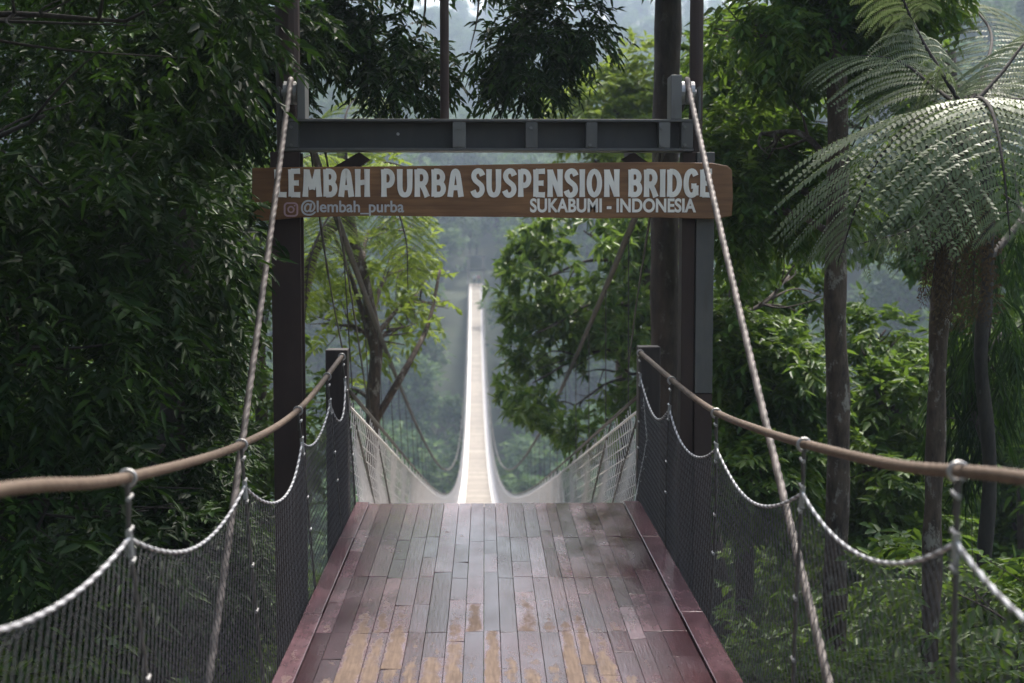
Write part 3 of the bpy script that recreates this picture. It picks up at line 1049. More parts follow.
HANG = {-1: [9.0, 8.15, 6.87, 5.27, 3.59, 2.0], 1: [9.27, 7.7, 6.2, 4.48, 3.01, 1.6]}
def side_rails():
    for side in (-1, 1):
        word = "left" if side < 0 else "right"
        X, pts = rail_pts(side)
        q = catmull(pts, 60)
        mb = MB().tube(q, .0155, 14, lobes=3, pitch=.05, depth=.16)
        single("handrail_rope", mb, M['handrail'], "thick brown twisted handrail rope sagging along the %s side of the deck" % word, "handrail", tuple(pts[0]), "handrail ropes of the deck")
        # netting panel
        ed = (DX0 - .03) if side < 0 else (DX1 + .03)
        hy = HANG[side]
        y_far, y_near = hy[0], hy[-1]
        jt = {y: interp_z(pts, y) - .155 for y in hy}
        sag = {}
        for i in range(len(hy) - 1):
            sag[i] = .13 + .03 * ((i * 7) % 3)
        sagv = [(.17, .10, .16, .12, .10), (.15, .13, .13, .12, .13)][0 if side < 0 else 1]
        def top(y):
            for i in range(len(hy) - 1):
                if hy[i + 1] <= y <= hy[i]:
                    t = (y - hy[i + 1]) / (hy[i] - hy[i + 1])
                    return jt[hy[i + 1]] * (1 - t) + jt[hy[i]] * t - sagv[i] * (4 * t * (1 - t))
            return -1
        root = empty("side_net", (ed, y_far, 0), "black diamond netting with white scalloped edge rope along the %s of the deck" % word, "netting", "netting panels beside the deck")
        off = -np.array((ed, y_far, 0))
        def place(z, y):
            t = max(0, min(1, (z + .05) / 1.0))
            return (ed + (X - ed) * t + .012 * math.sin(y * 2.3) * math.sin(t * 3.1), y, z)
        net = MB()
        cell, slope = .052, 1.3
        z0 = -.12
        for sgn in (-1, 1):
            y0 = y_near - 1.2
            while y0 < y_far + 1.2:
                seq = []
                z = z0
                while True:
                    y = y0 + sgn * (z - z0) / slope
                    if y_near <= y <= y_far:
                        tp = top(y)
                        if z > tp:
                            seq.append((tp, y)); break
                        seq.append((z, y))
                    elif seq: break
                    z += .09
                    if z > 1.5: break
                if len(seq) >= 2:
                    net.tube([place(zz, yy) for zz, yy in seq], .0015, 3, caps=False)
                y0 += cell
        net.v = [tuple(np.array(v) + off) for v in net.v]
        net.build("mesh", M['net'], root)
        # scalloped white edge rope, then the hangers
        er = MB()
        ys = np.linspace(y_far - .001, y_near + .001, 1500)
        er.tube([place(top(y), y) for y in ys], .0061, 10, lobes=2, pitch=.036, depth=.3, twotone=True)
        er.v = [tuple(np.array(v) + off) for v in er.v]
        er.build("edge_rope", M['white_rope'], root, smooth=True)
        for y in hy:
            zr = interp_z(pts, y); zj = jt[y]
            h = MB()
            h.tube([(X, y - .006, zr - .015), place(zj, y)], .0065, 6)
            h.tube([(X, y + .016, zr - .015), (X, y + .016, zr - .10)], .0045, 6)
            dn = [place(z, y) for z in np.linspace(zj, -.10, 40)]
            h.tube(dn, .0075, 7, lobes=2, pitch=.05, depth=.4)
            h.v = [tuple(np.array(v) + off) for v in h.v]
            ho_ = h.build("hanger", M['dark_rope'], root)
            c = MB()
            def fin(mb_, nm):
                mb_.v = [tuple(np.array(v) + off) for v in mb_.v]
                mb_.build(nm, M['galv'], ho_)
            # ring round the handrail, shackle and clips
            th = np.linspace(0, 2 * math.pi, 17)
            c.tube([(X + .02 * math.cos(a), y, zr + .02 * math.sin(a)) for a in th], .0055, 6)
            fin(c, "ring")
            for z, w in ((zr - .052, .022), (zj + .02, .02), (zj - .06, .014), (zj * .62, .013), (zj * .40, .015)):
                p = place(z, y)
                c = MB().tube([(p[0] - side * .004, y - w, z), (p[0] - side * .004, y + w, z + .004)], .0062, 6)
                fin(c, "clip")
            fin(MB().tube([place(zj + .02, y), place(zj - .05, y)], .0095, 6), "sleeve")
        # bottom rope
        br = MB().tube([place(-.1, y) for y in np.linspace(y_far, y_near, 60)], .007, 6)
        br.v = [tuple(np.array(v) + off) for v in br.v]
        br.build("bottom_rope", M['dark_rope'], root)
side_rails()

# short dark posts at the end of the deck
for px0, px1, pyt, w in ((325, 347, 350, "left"), (639, 661, 347, "right")):
    Yp = 9.28 if w == "right" else 9.05
    a, b = P(px0, pyt, Yp), P(px1, pyt, Yp)
    x0, x1 = a.x, b.x
    mb = MB().box((x0, Yp + .01, -2.6), (x1, Yp + .15, a.z))
    o = mb.build("end_post", M['end_post'], bevel=.008)
    o.data.transform(Matrix.Translation((-(x0 + x1) / 2, -Yp, 0))); o.location = ((x0 + x1) / 2, Yp, 0)
    tag(o, "short dark square wooden post at the %s end of the deck" % w, "post", "short posts at the deck end")

# ------------------------------------------------------------------ suspension bridge
def bridge():
    root = empty("suspension_bridge", (bridge_x(BR0), BR0, 0), "long pale suspension footbridge dipping across the hazy valley", "bridge")
    off = -np.array((bridge_x(BR0), BR0, 0))
    def put(mb, name, mat, parent=root, smooth=False):
        mb.v = [tuple(np.array(v) + off) for v in mb.v]
        return mb.build(name, mat, parent, smooth)
    rnd = random.Random(5)
    w = MB()
    y = BR0 + .12
    hw = .58
    while y < BR1:
        st = .16 if y < 60 else .3
        y2 = y + st - .012
        xa, xb = bridge_x(y), bridge_x(y2)
        za, zb = bridge_z(y), bridge_z(y2)
        j = rnd.uniform(-.02, .02)
        w.add([(xa - hw + j, y, za - .03), (xa + hw + j, y, za - .03), (xb + hw + j, y2, zb - .03), (xb - hw + j, y2, zb - .03),
               (xa - hw + j, y, za), (xa + hw + j, y, za), (xb + hw + j, y2, zb), (xb - hw + j, y2, zb)],
              [(0,3,2,1),(4,5,6,7),(0,1,5,4),(1,2,6,5),(2,3,7,6),(3,0,4,7)], rnd.random())
        y += st
    put(w, "walkway_boards", M['walk_tan'])
    hb_ = .90
    for s in (-1, 1):
        fm = MB()
        y = BR0 + .12
        while y < BR1 - .5:
            y2 = min(y + (.35 if y < 60 else .8), BR1)
            q = []
            for yy in (y, y2 - .008):
                xx = bridge_x(yy); zz = bridge_z(yy)
                q += [(xx + s * (hw + .012), yy, zz + .004), (xx + s * hb_, yy, zz + .004), (xx + s * hb_, yy, zz - .03), (xx + s * (hw + .012), yy, zz - .03)]
            fm.add(q, [(0,1,5,4), (1,2,6,5), (2,3,7,6), (3,0,4,7), (0,3,2,1), (4,5,6,7)], rnd.random())
            y = y2
        put(fm, "margin_boards", M['pale_net'])
    def hgt(y):      # netting height above the walkway
        return 1.05 - .30 * math.exp(-(y - 9) / 9)
    def spread(y):   # lean of the netting: it opens outwards
        return .93 + .03 * math.exp(-(y - 9) / 8)
    for s in (-1, 1):
        mb = MB()
        y = BR0 + .2
        i = 0
        while y < BR1 - .5:
            st = .13 if y < 19 else (.05 if y < 70 else .2)
            r = .0048 if y < 19 else (.010 if y < 70 else .025)
            H = hgt(y)
            x0 = bridge_x(y); zb = bridge_z(y)
            step_h = H - .13 * ((y - BR0) % .9) / .9
            x_out = spread(y)
            belly = .05 * math.sin(y * 3.1)
            mb.tube([(x0 + s * hb_, y, zb + .01), (x0 + s * (x_out + .03 + belly * .3), y, zb + .45), (x0 + s * x_out, y, zb + step_h)], r, 3, caps=False)
            y += st
        sh = MB()
        ys = np.concatenate([np.arange(18, 80, .3), np.arange(80, BR1, 1.0)])
        rows_ = []
        for y in ys:
            x0 = bridge_x(y); x_out = spread(y)
            ph = ((y - BR0) % .9) / .9
            top_h = hgt(y) - .02 - .09 * ph
            ripple = .022 * math.sin(y * 9.7) + .02 * math.sin(y * 4.1 + 1)
            rows_.append([(x0 + s * (hb_ + .01 + (x_out + .015 - hb_) * t + (.05 + ripple) * math.sin(math.pi * t)), y, bridge_z(y) + .012 + top_h * t ** 1.35) for t in np.linspace(0, 1, 7)])
        vs = [p for r__ in rows_ for p in r__]
        sh.add(vs, [(a * 7 + b, a * 7 + b + 1, a * 7 + b + 8, a * 7 + b + 7) for a in range(len(rows_) - 1) for b in range(6)])
        put(sh, "net_sheet", M['net_sheet'], smooth=True)
        for kx in np.linspace(0, 1, 9):
            pts = []
            for y in np.concatenate([np.linspace(BR0 + .2, 40, 60), np.linspace(43, BR1, 50)]):
                x0 = bridge_x(y); x_out = spread(y)
                bow = .05 * math.sin(math.pi * kx)
                pts.append((x0 + s * (hb_ + (x_out - hb_) * kx + bow), y, bridge_z(y) + .01 + kx * (hgt(y) - .1)))
            mb.tube(pts, .0042 if 0 < kx < 1 else .012, 3, caps=False)
        put(mb, "side_netting", M['pale_net'])
        # hand cable, chains lashed down the near netting
        pts = [(bridge_x(y) + s * spread(y), y, bridge_z(y) + hgt(y) + .01) for y in np.linspace(BR0 + .1, BR1, 140)]
        put(MB().tube(pts, .014, 6), "hand_cable", M['dark_rope'], smooth=True)
        for y0 in (10.1, 12.4):
            pts = []
            for t in np.linspace(0, 1, 36):
                y = y0 - .9 + t * 2.0
                x_out = spread(y)
                pts.append((bridge_x(y) + s * (hb_ + (x_out - hb_) * (1 - t) + .02), y, bridge_z(y) + (1 - t) * hgt(y) + .03))
            put(MB().tube(pts, .009, 6, lobes=2, pitch=.07, depth=.6), "lashing_chain", M['dark_rope'])
        # suspender ropes between main cable and walkway
        xs0 = P(291 if s < 0 else 687, 86, YG).x; far_x = bridge_x(199) + s * .95
        rest = MB(); cnt = 0
        y = 10.5
        while y < 190:
            t = (y - YG) / (199 - YG)
            a = (xs0 + (far_x - xs0) * t, y, cable_z(y)); b = (bridge_x(y) + s * (hb_ + .1), y, bridge_z(y) - .06)
            if a[2] > b[2] + 1.2:
                if cnt < 45:
                    put(MB().tube([a, b], .005, 5), "suspender_rope", M['dark_rope']); cnt += 1
                else:
                    rest.tube([a, b], .008, 4)
            y += 1.8 if y < 40 else 2.6
        if rest.v:
            tag(put(rest, "suspender_ropes", M['dark_rope']), kind="stuff")
    # cross bearers under the walkway
    cb = MB()
    for y in np.arange(BR0 + .3, BR1, 2.2):
        x0, zb = bridge_x(y), bridge_z(y)
        cb.box((x0 - 1.02, y - .05, zb - .12), (x0 + 1.02, y + .05, zb - .032))
    put(cb, "floor_bearer_slats", M['dark_rope'])
bridge()

# thin dark stay ropes by the left and right of the bridge mouth
for pts, lab in (([(318, 205, 8.0), (330, 285, 9.5), (343, 352, 11.0)], "thin dark stay rope left of the bridge mouth, nearer the post"),
                 ([(335, 205, 8.2), (352, 300, 10.5), (366, 392, 13.0)], "thin dark stay rope left of the bridge mouth, nearer the walkway"),
                 ([(652, 205, 8.2), (637, 300, 10.5), (628, 370, 12.5)], "thin dark stay rope right of the bridge mouth")):
    q = [P(*p) for p in pts]
    q = [P(pts[0][0] - (pts[1][0] - pts[0][0]) * .9, 122, 7.75)] + q
    single("stay_rope", MB().tube(catmull(q, 8), .008, 6, lobes=2, pitch=.05, depth=.4), M['dark_rope'], lab, "rope", tuple(q[0]), "stay ropes at the bridge mouth")

# far gate
def far_gate():
    x0, z0 = bridge_x(200), bridge_z(BR1)
    root = empty("far_gate", (x0, 200, z0), "distant grey bridge gate with two crossbeams on the far bank", "gate")
    for s in (-1, 1):
        MB().box((s * 1.05 - .14, -.14, -6), (s * 1.05 + .14, .14, 4.2)).build("post", M['steel'], root)
    for z in (2.0, 3.9):
        MB().box((-1.4, -.145, z), (1.4, .145, z + .3)).build("crossbeam", M['steel'], root)
    MB().box((-1.0, -1.2, -.25), (1.0, 6, -.02)).build("landing", M['walk_tan'], root)
far_gate()

# ------------------------------------------------------------------ people on the far landing
def person(x, y, z, label, shirt, trousers, h=1.68, turn=0.0):
    sk = {'pelvis': (0, 0, .93, .13), 'waist': (0, 0, 1.08, .12), 'chest': (0, 0, 1.3, .15), 'neck': (0, 0, 1.47, .055), 'head': (0, -.015, 1.58, .095), 'crown': (0, 0, 1.66, .08),
          'sl': (.18, 0, 1.38, .06), 'el': (.24, .03, 1.1, .045), 'wl': (.22, -.08, .88, .035), 'hl': (.21, -.1, .8, .04),
          'sr': (-.18, 0, 1.38, .06), 'er': (-.24, .03, 1.1, .045), 'wr': (-.22, -.08, .88, .035), 'hr': (-.21, -.1, .8, .04),
          'tl': (.09, 0, .86, .1), 'kl': (.1, -.02, .48, .065), 'al': (.1, .02, .08, .045), 'fl': (.11, -.13, .035, .04),
          'tr': (-.09, 0, .86, .1), 'kr': (-.1, -.02, .48, .065), 'ar': (-.1, .02, .08, .045), 'fr': (-.11, -.13, .035, .04)}
    ed = ['pelvis waist', 'waist chest', 'chest neck', 'neck head', 'head crown', 'chest sl', 'sl el', 'el wl', 'wl hl', 'chest sr', 'sr er', 'er wr', 'wr hr',
          'pelvis tl', 'tl kl', 'kl al', 'al fl', 'pelvis tr', 'tr kr', 'kr ar', 'ar fr']
    nm = list(sk)
    me = bpy.data.meshes.new("person")
    me.from_pydata([sk[k][:3] for k in nm], [tuple(nm.index(q) for q in e.split()) for e in ed], [])
    o = link("person", me)
    md = o.modifiers.new("skin", 'SKIN')
    for i, k in enumerate(nm):
        me.skin_vertices[0].data[i].radius = (sk[k][3], sk[k][3])
    me.skin_vertices[0].data[0].use_root = True
    o.modifiers.new("smooth", 'SUBSURF').levels = 1
    dg = bpy.context.evaluated_depsgraph_get()
    m2 = bpy.data.meshes.new_from_object(o.evaluated_get(dg))
    o.modifiers.clear(); o.data = m2
    m2.materials.clear()
    for c in (plain("skin_tone", (0.3, 0.17, 0.11)), plain("shirt_cloth", shirt), plain("trouser_cloth", trousers)):
        m2.materials.append(c)
    for f in m2.polygons:
        zc = f.center.z
        f.material_index = 2 if .1 < zc < .98 and abs(f.center.x) < .19 else (1 if .98 <= zc < 1.45 and not (abs(f.center.x) > .2 and zc < 1.15) else 0)
        f.use_smooth = True
    hr = MB()
    n = 8
    vs = []
    for i in range(5):
        ph = math.radians(20 + 70 * i / 4)
        for k in range(n):
            th = 2 * math.pi * k / n
            vs.append((.105 * math.sin(math.pi / 2 - ph + .02) * math.cos(th) * 1.0, .015 + .11 * math.cos(ph) * math.sin(th), 1.6 + .12 * math.sin(ph)))
    fs = [(i * n + k, i * n + (k + 1) % n, (i + 1) * n + (k + 1) % n, (i + 1) * n + k) for i in range(4) for k in range(n)]
    hr.add(vs, fs).build("hair", plain("dark_hair", (0.02, 0.015, 0.012)), o)
    o.location = (x, y, z); o.rotation_euler = (0, 0, turn); o.scale = (h / 1.75,) * 3
    tag(o, label, "person", "people at the far end of the bridge")
person(bridge_x(199.6) - .22, 199.6, bridge_z(BR1), "person in a white top standing at the far end of the bridge", (.75, .75, .76), (.06, .06, .09))
person(bridge_x(199.6) + .38, 200.4, bridge_z(BR1), "person in a pink top standing beside the person in white", (.6, .3, .34), (.05, .06, .1), 1.6, .3)

# ------------------------------------------------------------------ near trees
lance = dict(nl=12, twig=.21, L=.088, W=.027, mode='pinnate', droop=.3, spread=.9, hang=.22)
def r_(s): return np.random.default_rng(s)

# left wall of dark hanging foliage: several trees
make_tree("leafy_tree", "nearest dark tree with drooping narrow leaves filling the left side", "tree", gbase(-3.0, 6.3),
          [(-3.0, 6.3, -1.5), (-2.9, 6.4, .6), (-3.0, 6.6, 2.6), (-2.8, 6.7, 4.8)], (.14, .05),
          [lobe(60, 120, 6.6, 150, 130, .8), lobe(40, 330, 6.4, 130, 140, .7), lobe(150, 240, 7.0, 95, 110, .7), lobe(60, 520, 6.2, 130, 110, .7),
           lobe(160, 430, 7.0, 80, 110, .6), lobe(120, 20, 6.8, 150, 90, .9), lobe(-120, 250, 6.2, 140, 260, 1.0), lobe(80, -140, 6.6, 260, 120, 1.2), ((-3.0, 3.6, 4.9), (1.7, 1.8, .9)), ((-3.6, 1.2, 4.6), (1.6, 1.6, .9)), ((-2.2, 5.6, 5.2), (1.5, 1.3, .9)), ((-4.6, 4.2, 3.6), (1.2, 1.8, 1.4)), ((-2.8, -1.6, 4.4), (1.8, 1.8, 1.1)), ((-4.6, .6, 3.0), (1.2, 2.2, 1.8)), ((-1.6, 2.6, 5.4), (1.6, 2.2, .7)), ((-2.0, 7.6, 5.6), (1.8, 1.8, .8))],  # lobes in world coordinates: unseen canopy added to shade the left foliage
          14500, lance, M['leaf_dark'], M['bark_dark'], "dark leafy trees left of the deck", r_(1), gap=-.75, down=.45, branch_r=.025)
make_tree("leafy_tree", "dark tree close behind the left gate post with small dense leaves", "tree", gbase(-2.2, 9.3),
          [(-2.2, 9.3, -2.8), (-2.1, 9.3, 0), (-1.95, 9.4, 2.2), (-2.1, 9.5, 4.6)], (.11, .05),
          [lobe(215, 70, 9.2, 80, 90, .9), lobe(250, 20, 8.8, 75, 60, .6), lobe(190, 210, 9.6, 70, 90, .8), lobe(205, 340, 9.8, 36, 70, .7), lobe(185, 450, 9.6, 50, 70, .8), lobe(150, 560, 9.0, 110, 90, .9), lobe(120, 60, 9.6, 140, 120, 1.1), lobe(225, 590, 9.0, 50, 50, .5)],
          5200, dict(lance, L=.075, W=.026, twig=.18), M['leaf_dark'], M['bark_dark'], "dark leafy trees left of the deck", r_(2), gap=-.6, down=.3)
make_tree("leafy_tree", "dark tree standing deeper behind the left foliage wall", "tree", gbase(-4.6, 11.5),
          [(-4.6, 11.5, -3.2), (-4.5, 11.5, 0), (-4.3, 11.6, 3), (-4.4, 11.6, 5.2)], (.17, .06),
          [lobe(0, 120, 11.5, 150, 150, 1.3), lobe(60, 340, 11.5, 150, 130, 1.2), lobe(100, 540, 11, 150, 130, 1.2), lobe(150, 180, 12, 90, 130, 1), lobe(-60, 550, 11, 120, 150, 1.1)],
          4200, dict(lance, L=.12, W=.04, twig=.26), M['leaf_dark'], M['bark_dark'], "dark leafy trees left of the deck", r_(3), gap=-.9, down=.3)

# yellow-green tree and leaning trunk beyond the gate on the left
ty = 15.0
make_tree("yellow_green_tree", "thin tree with bright yellow green leaves left of the bridge", "tree", gbase(P(372, 480, ty).x, ty),
          [P(380, 580, ty), P(374, 470, ty), P(373, 400, ty), P(376, 345, ty), P(364, 280, ty), P(350, 220, ty), P(338, 120, ty)], (.085, .05),
          [lobe(345, 250, 15.5, 40, 50, .7), lobe(400, 270, 16, 38, 50, .7), lobe(425, 300, 16.5, 32, 32, .6), lobe(330, 320, 15, 26, 40, .6), lobe(410, 235, 16.5, 30, 30, .5), lobe(395, 330, 15.5, 30, 25, .5), lobe(330, 400, 15.5, 26, 45, .6), lobe(362, 180, 15.5, 45, 35, .8)],
          330, dict(nl=8, twig=.22, L=.12, W=.055, mode='pinnate', droop=.2, spread=.8, hang=.2), M['leaf_lime'], M['bark_pale'], None, r_(4), gap=-.25, branch_r=.03,
          extra=[([P(376, 420, ty), P(405, 370, ty), P(428, 325, 15.6), P(440, 270, 16)], .045, .015), ([P(373, 350, ty), P(352, 280, ty), P(330, 225, ty)], .035, .012)])

make_tree("yellow_green_tree", "bushy yellow green tree seen past the left gate post, beside its outer edge", "tree", gbase(P(262, 480, 14).x, 14),
          [P(262, 600, 14), P(262, 440, 14), P(258, 250, 14)], (.09, .04),
          [lobe(255, 240, 14, 34, 50, .7), lobe(268, 330, 14, 36, 50, .7), lobe(255, 430, 14, 40, 60, .8), lobe(312, 430, 14.4, 26, 70, .6), lobe(245, 530, 13.6, 50, 50, .7), lobe(225, 150, 14.5, 40, 60, .7)],
          1100, dict(nl=9, twig=.22, L=.12, W=.05, mode='pinnate', droop=.2, spread=.8, hang=.2), M['leaf_shrub'], M['bark'], None, r_(24), gap=-.3, gap_k=3.5, branch_r=.025)

# tall tree behind the right of the gate; its boughs hang over the crossbeam
yt = 10.8
bough = dict(nl=12, twig=.2, L=.078, W=.025, mode='pinnate', droop=.25, spread=.8, hang=.3)
ab = 9.9
boughs = [([P(668, -60, yt), P(600, -70, 10.2), P(500, -62, ab), P(380, -40, 9.7), P(320, -30, 9.7)], .04, .012)]
for bx0, pts_ in ((560, [(575, 0), (590, 30)]), (530, [(535, 0), (520, 60), (515, 95)]), (480, [(478, 10), (470, 50)]), (420, [(425, 10), (410, 50), (395, 95)]), (370, [(372, 10), (362, 60), (368, 100)]), (335, [(338, 5), (332, 45)])):
    boughs.append(([P(bx0, -60, 9.8)] + [P(a_, b_, 9.6) for a_, b_ in pts_], .010, .003))
make_tree("tall_tree", "tall straight brown tree behind the right gate post, boughs hanging over the crossbeam", "tree", gbase(P(664, 500, yt).x, yt),
          [P(664, 640, yt), P(666, 430, yt), P(665, 200, yt), P(668, 0, yt), P(670, -220, yt)], (.125, .09),
          [lobe(385, 22, 9.6, 52, 36, .4), lobe(396, 74, 9.4, 38, 30, .3), lobe(342, 30, 9.5, 26, 30, .3), lobe(430, 62, 9.5, 22, 22, .25), lobe(432, 12, 9.6, 30, 24, .3), lobe(458, 14, 9.6, 26, 24, .3), lobe(310, 12, 9.6, 22, 24, .3),
           lobe(486, 26, 9.6, 34, 34, .35), lobe(534, 48, 9.6, 44, 38, .4), lobe(566, 18, 9.7, 44, 30, .4), lobe(602, 10, 9.8, 28, 20, .3), lobe(520, 86, 9.5, 26, 16, .25), lobe(480, -60, 9.8, 190, 40, .8), lobe(640, -90, 10.5, 110, 45, .8)],
          3000, bough, M['leaf_dark'], M['bark'], None, r_(5), gap=-.2, gap_k=6, down=.45, limbs=False, extra=boughs)
make_tree("yellow_green_tree", "bushy yellow green treetop showing above the right half of the crossbeam", "tree", gbase(P(620, 300, 21).x, 21),
          [P(625, 560, 21), P(622, 300, 21), P(618, 120, 21)], (.14, .06),
          [lobe(612, 100, 21, 52, 28, .9), lobe(638, 72, 21, 26, 26, .7), lobe(575, 118, 20.6, 36, 20, .7), lobe(640, 130, 21, 40, 40, .9), lobe(590, 160, 20.6, 50, 30, .9)],
          900, dict(nl=9, twig=.24, L=.15, W=.065, mode='pinnate', droop=.2, spread=.8, hang=.15), M['leaf_lime'], M['bark'], None, r_(14), gap=-.4, gap_k=3.0, branch_r=.03)

# dark broadleaf tree right of the bridge
tb = 18.0
ros = dict(nl=10, twig=.2, L=.155, W=.055, mode='rosette', droop=.2, spread=.9, hang=.15)
make_tree("broadleaf_tree", "dark broadleaf tree leaning over the right side of the bridge", "tree", gbase(3.4, tb),
          [(3.4, tb, -7.5), (3.1, tb, -3.5), (2.5, tb, -.6), (2.0, tb, 1.2), (1.8, tb, 3.0)], (.2, .07),
          [lobe(585, 235, 17.5, 62, 32, 1), lobe(540, 280, 17.5, 44, 30, .9), lobe(600, 300, 18, 50, 38, 1), lobe(545, 335, 17.2, 36, 28, .7), lobe(610, 365, 17.6, 40, 36, .9), lobe(532, 385, 17, 28, 26, .6),
           lobe(575, 400, 17, 30, 30, .6), lobe(585, 428, 16.8, 22, 20, .5), lobe(640, 250, 18, 40, 60, .9)],
          2600, ros, M['leaf_broad'], M['bark'], None, r_(6), gap=-.05, gap_k=4.2, branch_r=.03, bn=3)

# right of the gate: trunks and foliage
def rtree(label, base_px, Y, trunk_px, tr, lobes, n, leaf, mat, bark, seed, **kw):
    tp = [P(x, y, Y) for x, y in trunk_px]
    b = gbase(tp[0].x, Y)
    pts = [Vector((tp[0].x, Y, b[2]))] + tp
    return make_tree(kw.pop('name', "rainforest_tree"), label, "tree", b, pts, tr, lobes, n, leaf, mat, bark, kw.pop('group', None), r_(seed), **kw)

small = dict(nl=11, twig=.2, L=.085, W=.034, mode='pinnate', droop=.25, spread=.8, hang=.3)
rtree("straight tree with mottled brown trunk right of the right hand cable", 0, 9.2, [(835, 600), (839, 440), (835, 300), (838, 150), (836, 0), (842, -200)], (.082, .062),
      [lobe(770, 30, 9.6, 75, 55, .7), lobe(850, 25, 9.8, 60, 50, .7), lobe(760, 130, 9.8, 55, 55, .6), lobe(880, -20, 9.4, 70, 50, .7), lobe(830, -120, 9.4, 110, 45, .8), lobe(800, 190, 10.2, 50, 45, .6), lobe(735, 190, 10, 28, 60, .5)],
      3800, small, M['leaf_mid'], M['bark_pale'], 7, gap=-.3, gap_k=4, down=.3, wob=.05)
rtree("slender dark tree hung with dead fronds at the right edge", 0, 9.6, [(982, 600), (990, 470), (981, 360), (988, 260), (984, 120)], (.055, .04),
      [lobe(1000, 330, 10, 40, 60, .4), lobe(1030, 200, 10.4, 60, 80, .7), lobe(970, 400, 10.2, 28, 60, .4)],
      360, dict(small, L=.22, W=.02, hang=1.2, droop=.8), M['leaf_dark'], M['bark_dark'], 8, gap=-.3, down=.9)
rtree("bushy green tree close behind the gate's right post", 0, 12.5, [(745, 620), (742, 420), (735, 250), (740, 120)], (.10, .05),
      [lobe(735, 90, 12.5, 50, 70, .9), lobe(730, 330, 12.8, 45, 60, .8), lobe(770, 380, 12.6, 60, 60, .8), lobe(730, 250, 12.6, 40, 50, .7), lobe(790, 280, 13, 55, 55, .9), lobe(760, 470, 12.2, 60, 55, .8)],
      3200, dict(small, L=.11, W=.045), M['leaf_mid'], M['bark'], 9, gap=-.25, gap_k=3.5)
rtree("bright green tree between the mottled trunk and the tree fern", 0, 13.0, [(885, 640), (880, 500), (890, 420)], (.07, .04),
      [lobe(895, 400, 13, 40, 40, .6), lobe(870, 470, 12.6, 45, 40, .7), lobe(935, 470, 13.2, 40, 55, .7), lobe(900, 540, 12.4, 60, 45, .7), lobe(880, 330, 13.6, 30, 30, .5), lobe(960, 370, 13.6, 30, 60, .5)],
      1300, dict(small, L=.125, W=.05), M['leaf_shrub'], M['bark'], 10, gap=-.2, gap_k=3.5)
rtree("tall leafy tree deep behind the tree fern at the right", 0, 17.0, [(960, 640), (965, 420), (955, 200), (950, 50)], (.17, .07),
      [lobe(960, 240, 17, 90, 80, 1.4), lobe(892, 250, 16.8, 45, 36, .8), lobe(1010, 420, 16.5, 60, 90, 1.3), lobe(880, 170, 17.5, 70, 70, 1.3), lobe(870, 70, 17, 50, 60, 1.0), lobe(800, 110, 17.5, 80, 90, 1.3)],
      2600, dict(small, L=.17, W=.07, twig=.3), M['leaf_mid'], M['bark'], 11, gap=-.15, gap_k=2.6)

# ------------------------------------------------------------------ tree fern
def frond(base, rach, npair, plen, pw, rng, sides=(1, 1), hang=.5, mb=None, nl=16, r0=.014):
    """rach: control points of the midrib. Returns leaf arrays; the stalk goes to mb."""
    q = catmull(rach, 10)
    if mb is not None:
        mb.tube(q, np.linspace(r0, r0 * .25, len(q)), 6)
    d = np.concatenate([[0], np.cumsum(np.linalg.norm(np.diff(q, axis=0), axis=1))]); d /= d[-1]
    VS, FS, RS = [], [], []
    nb = 0
    for i in range(npair):
        t = .16 + .84 * (i + .5) / npair
        c = np.array([np.interp(t, d, q[:, k]) for k in range(3)])
        c2 = np.array([np.interp(min(1, t + .02), d, q[:, k]) for k in range(3)]); c1 = np.array([np.interp(t - .02, d, q[:, k]) for k in range(3)])
        ax = unit(c2 - c1)
        sd = unit(np.cross(ax, V(0, 0, 1)) + 1e-4)
        ln = plen * (math.sin(math.pi * min(1, (.22 + .8 * t))) ** .7 + .05)
        for s in (1, -1):
            dirv = unit(sd * s + ax * .35 + rng.normal(0, .05, 3))
            u = np.linspace(0.04, 1, nl)
            hv = hang * rng.uniform(.8, 1.2)
            line = c + dirv * (u * ln)[:, None] + np.outer(u ** 2 * ln * hv, V(0, 0, -1))
            if mb is not None:
                mb.tube([c, line[nl // 2], line[-1]], [.0018, .0012, .0008], 3, caps=False)
            tl = unit(np.gradient(line, axis=0))
            for s2 in (1, -1):
                nrm = unit(np.cross(dirv, ax)); 
                pd = unit(np.cross(tl, nrm) * s2 + tl * .45)
                pl = pw * np.sin(math.pi * (0.12 + .86 * u)) ** .6 + .004
                vs, fs, per = leaf_block(line, pd, np.tile(nrm, (nl, 1)) + rng.normal(0, .12, (nl, 3)), pl * rng.uniform(.75, 1.15, nl), np.full(nl, ln / nl * .95), droop=.35, simple=True)
                VS.append(vs); FS.append(fs + nb); RS.append(np.clip(rng.uniform(0, 1) * .4 + rng.uniform(0, 1, len(fs)) * .5, 0, 1)); nb += len(vs)
    return np.concatenate(VS), np.concatenate(FS), np.concatenate(RS)

def tree_fern(name, label, base, trunk, tr, fronds, seed, scale=1.0, plen=.5, mat=None):
    rng = r_(seed)
    B = np.array(tuple(base))
    root = empty(name, tuple(B), label, "tree fern")
    mb = MB().tube(catmull(trunk, 12) - B, tr, 12, wob=.12)
    mb.build("trunk", M['bark_pale'], root, smooth=True)
    for f in fronds:
        pts = [np.array(tuple(p)) - B for p in f['p']]
        st = MB()
        vs, fs, rs = frond(None, pts, f.get('n', 24), f.get('len', plen), f.get('w', .036), rng, hang=f.get('h', .5), mb=st, nl=f.get('nl', 28))
        o = link("frond", np_mesh("frond", vs, fs, rs), mat or M['leaf_fern'], root)
        st.build("stalk", M['bark_dark'], o, smooth=True)
    return root

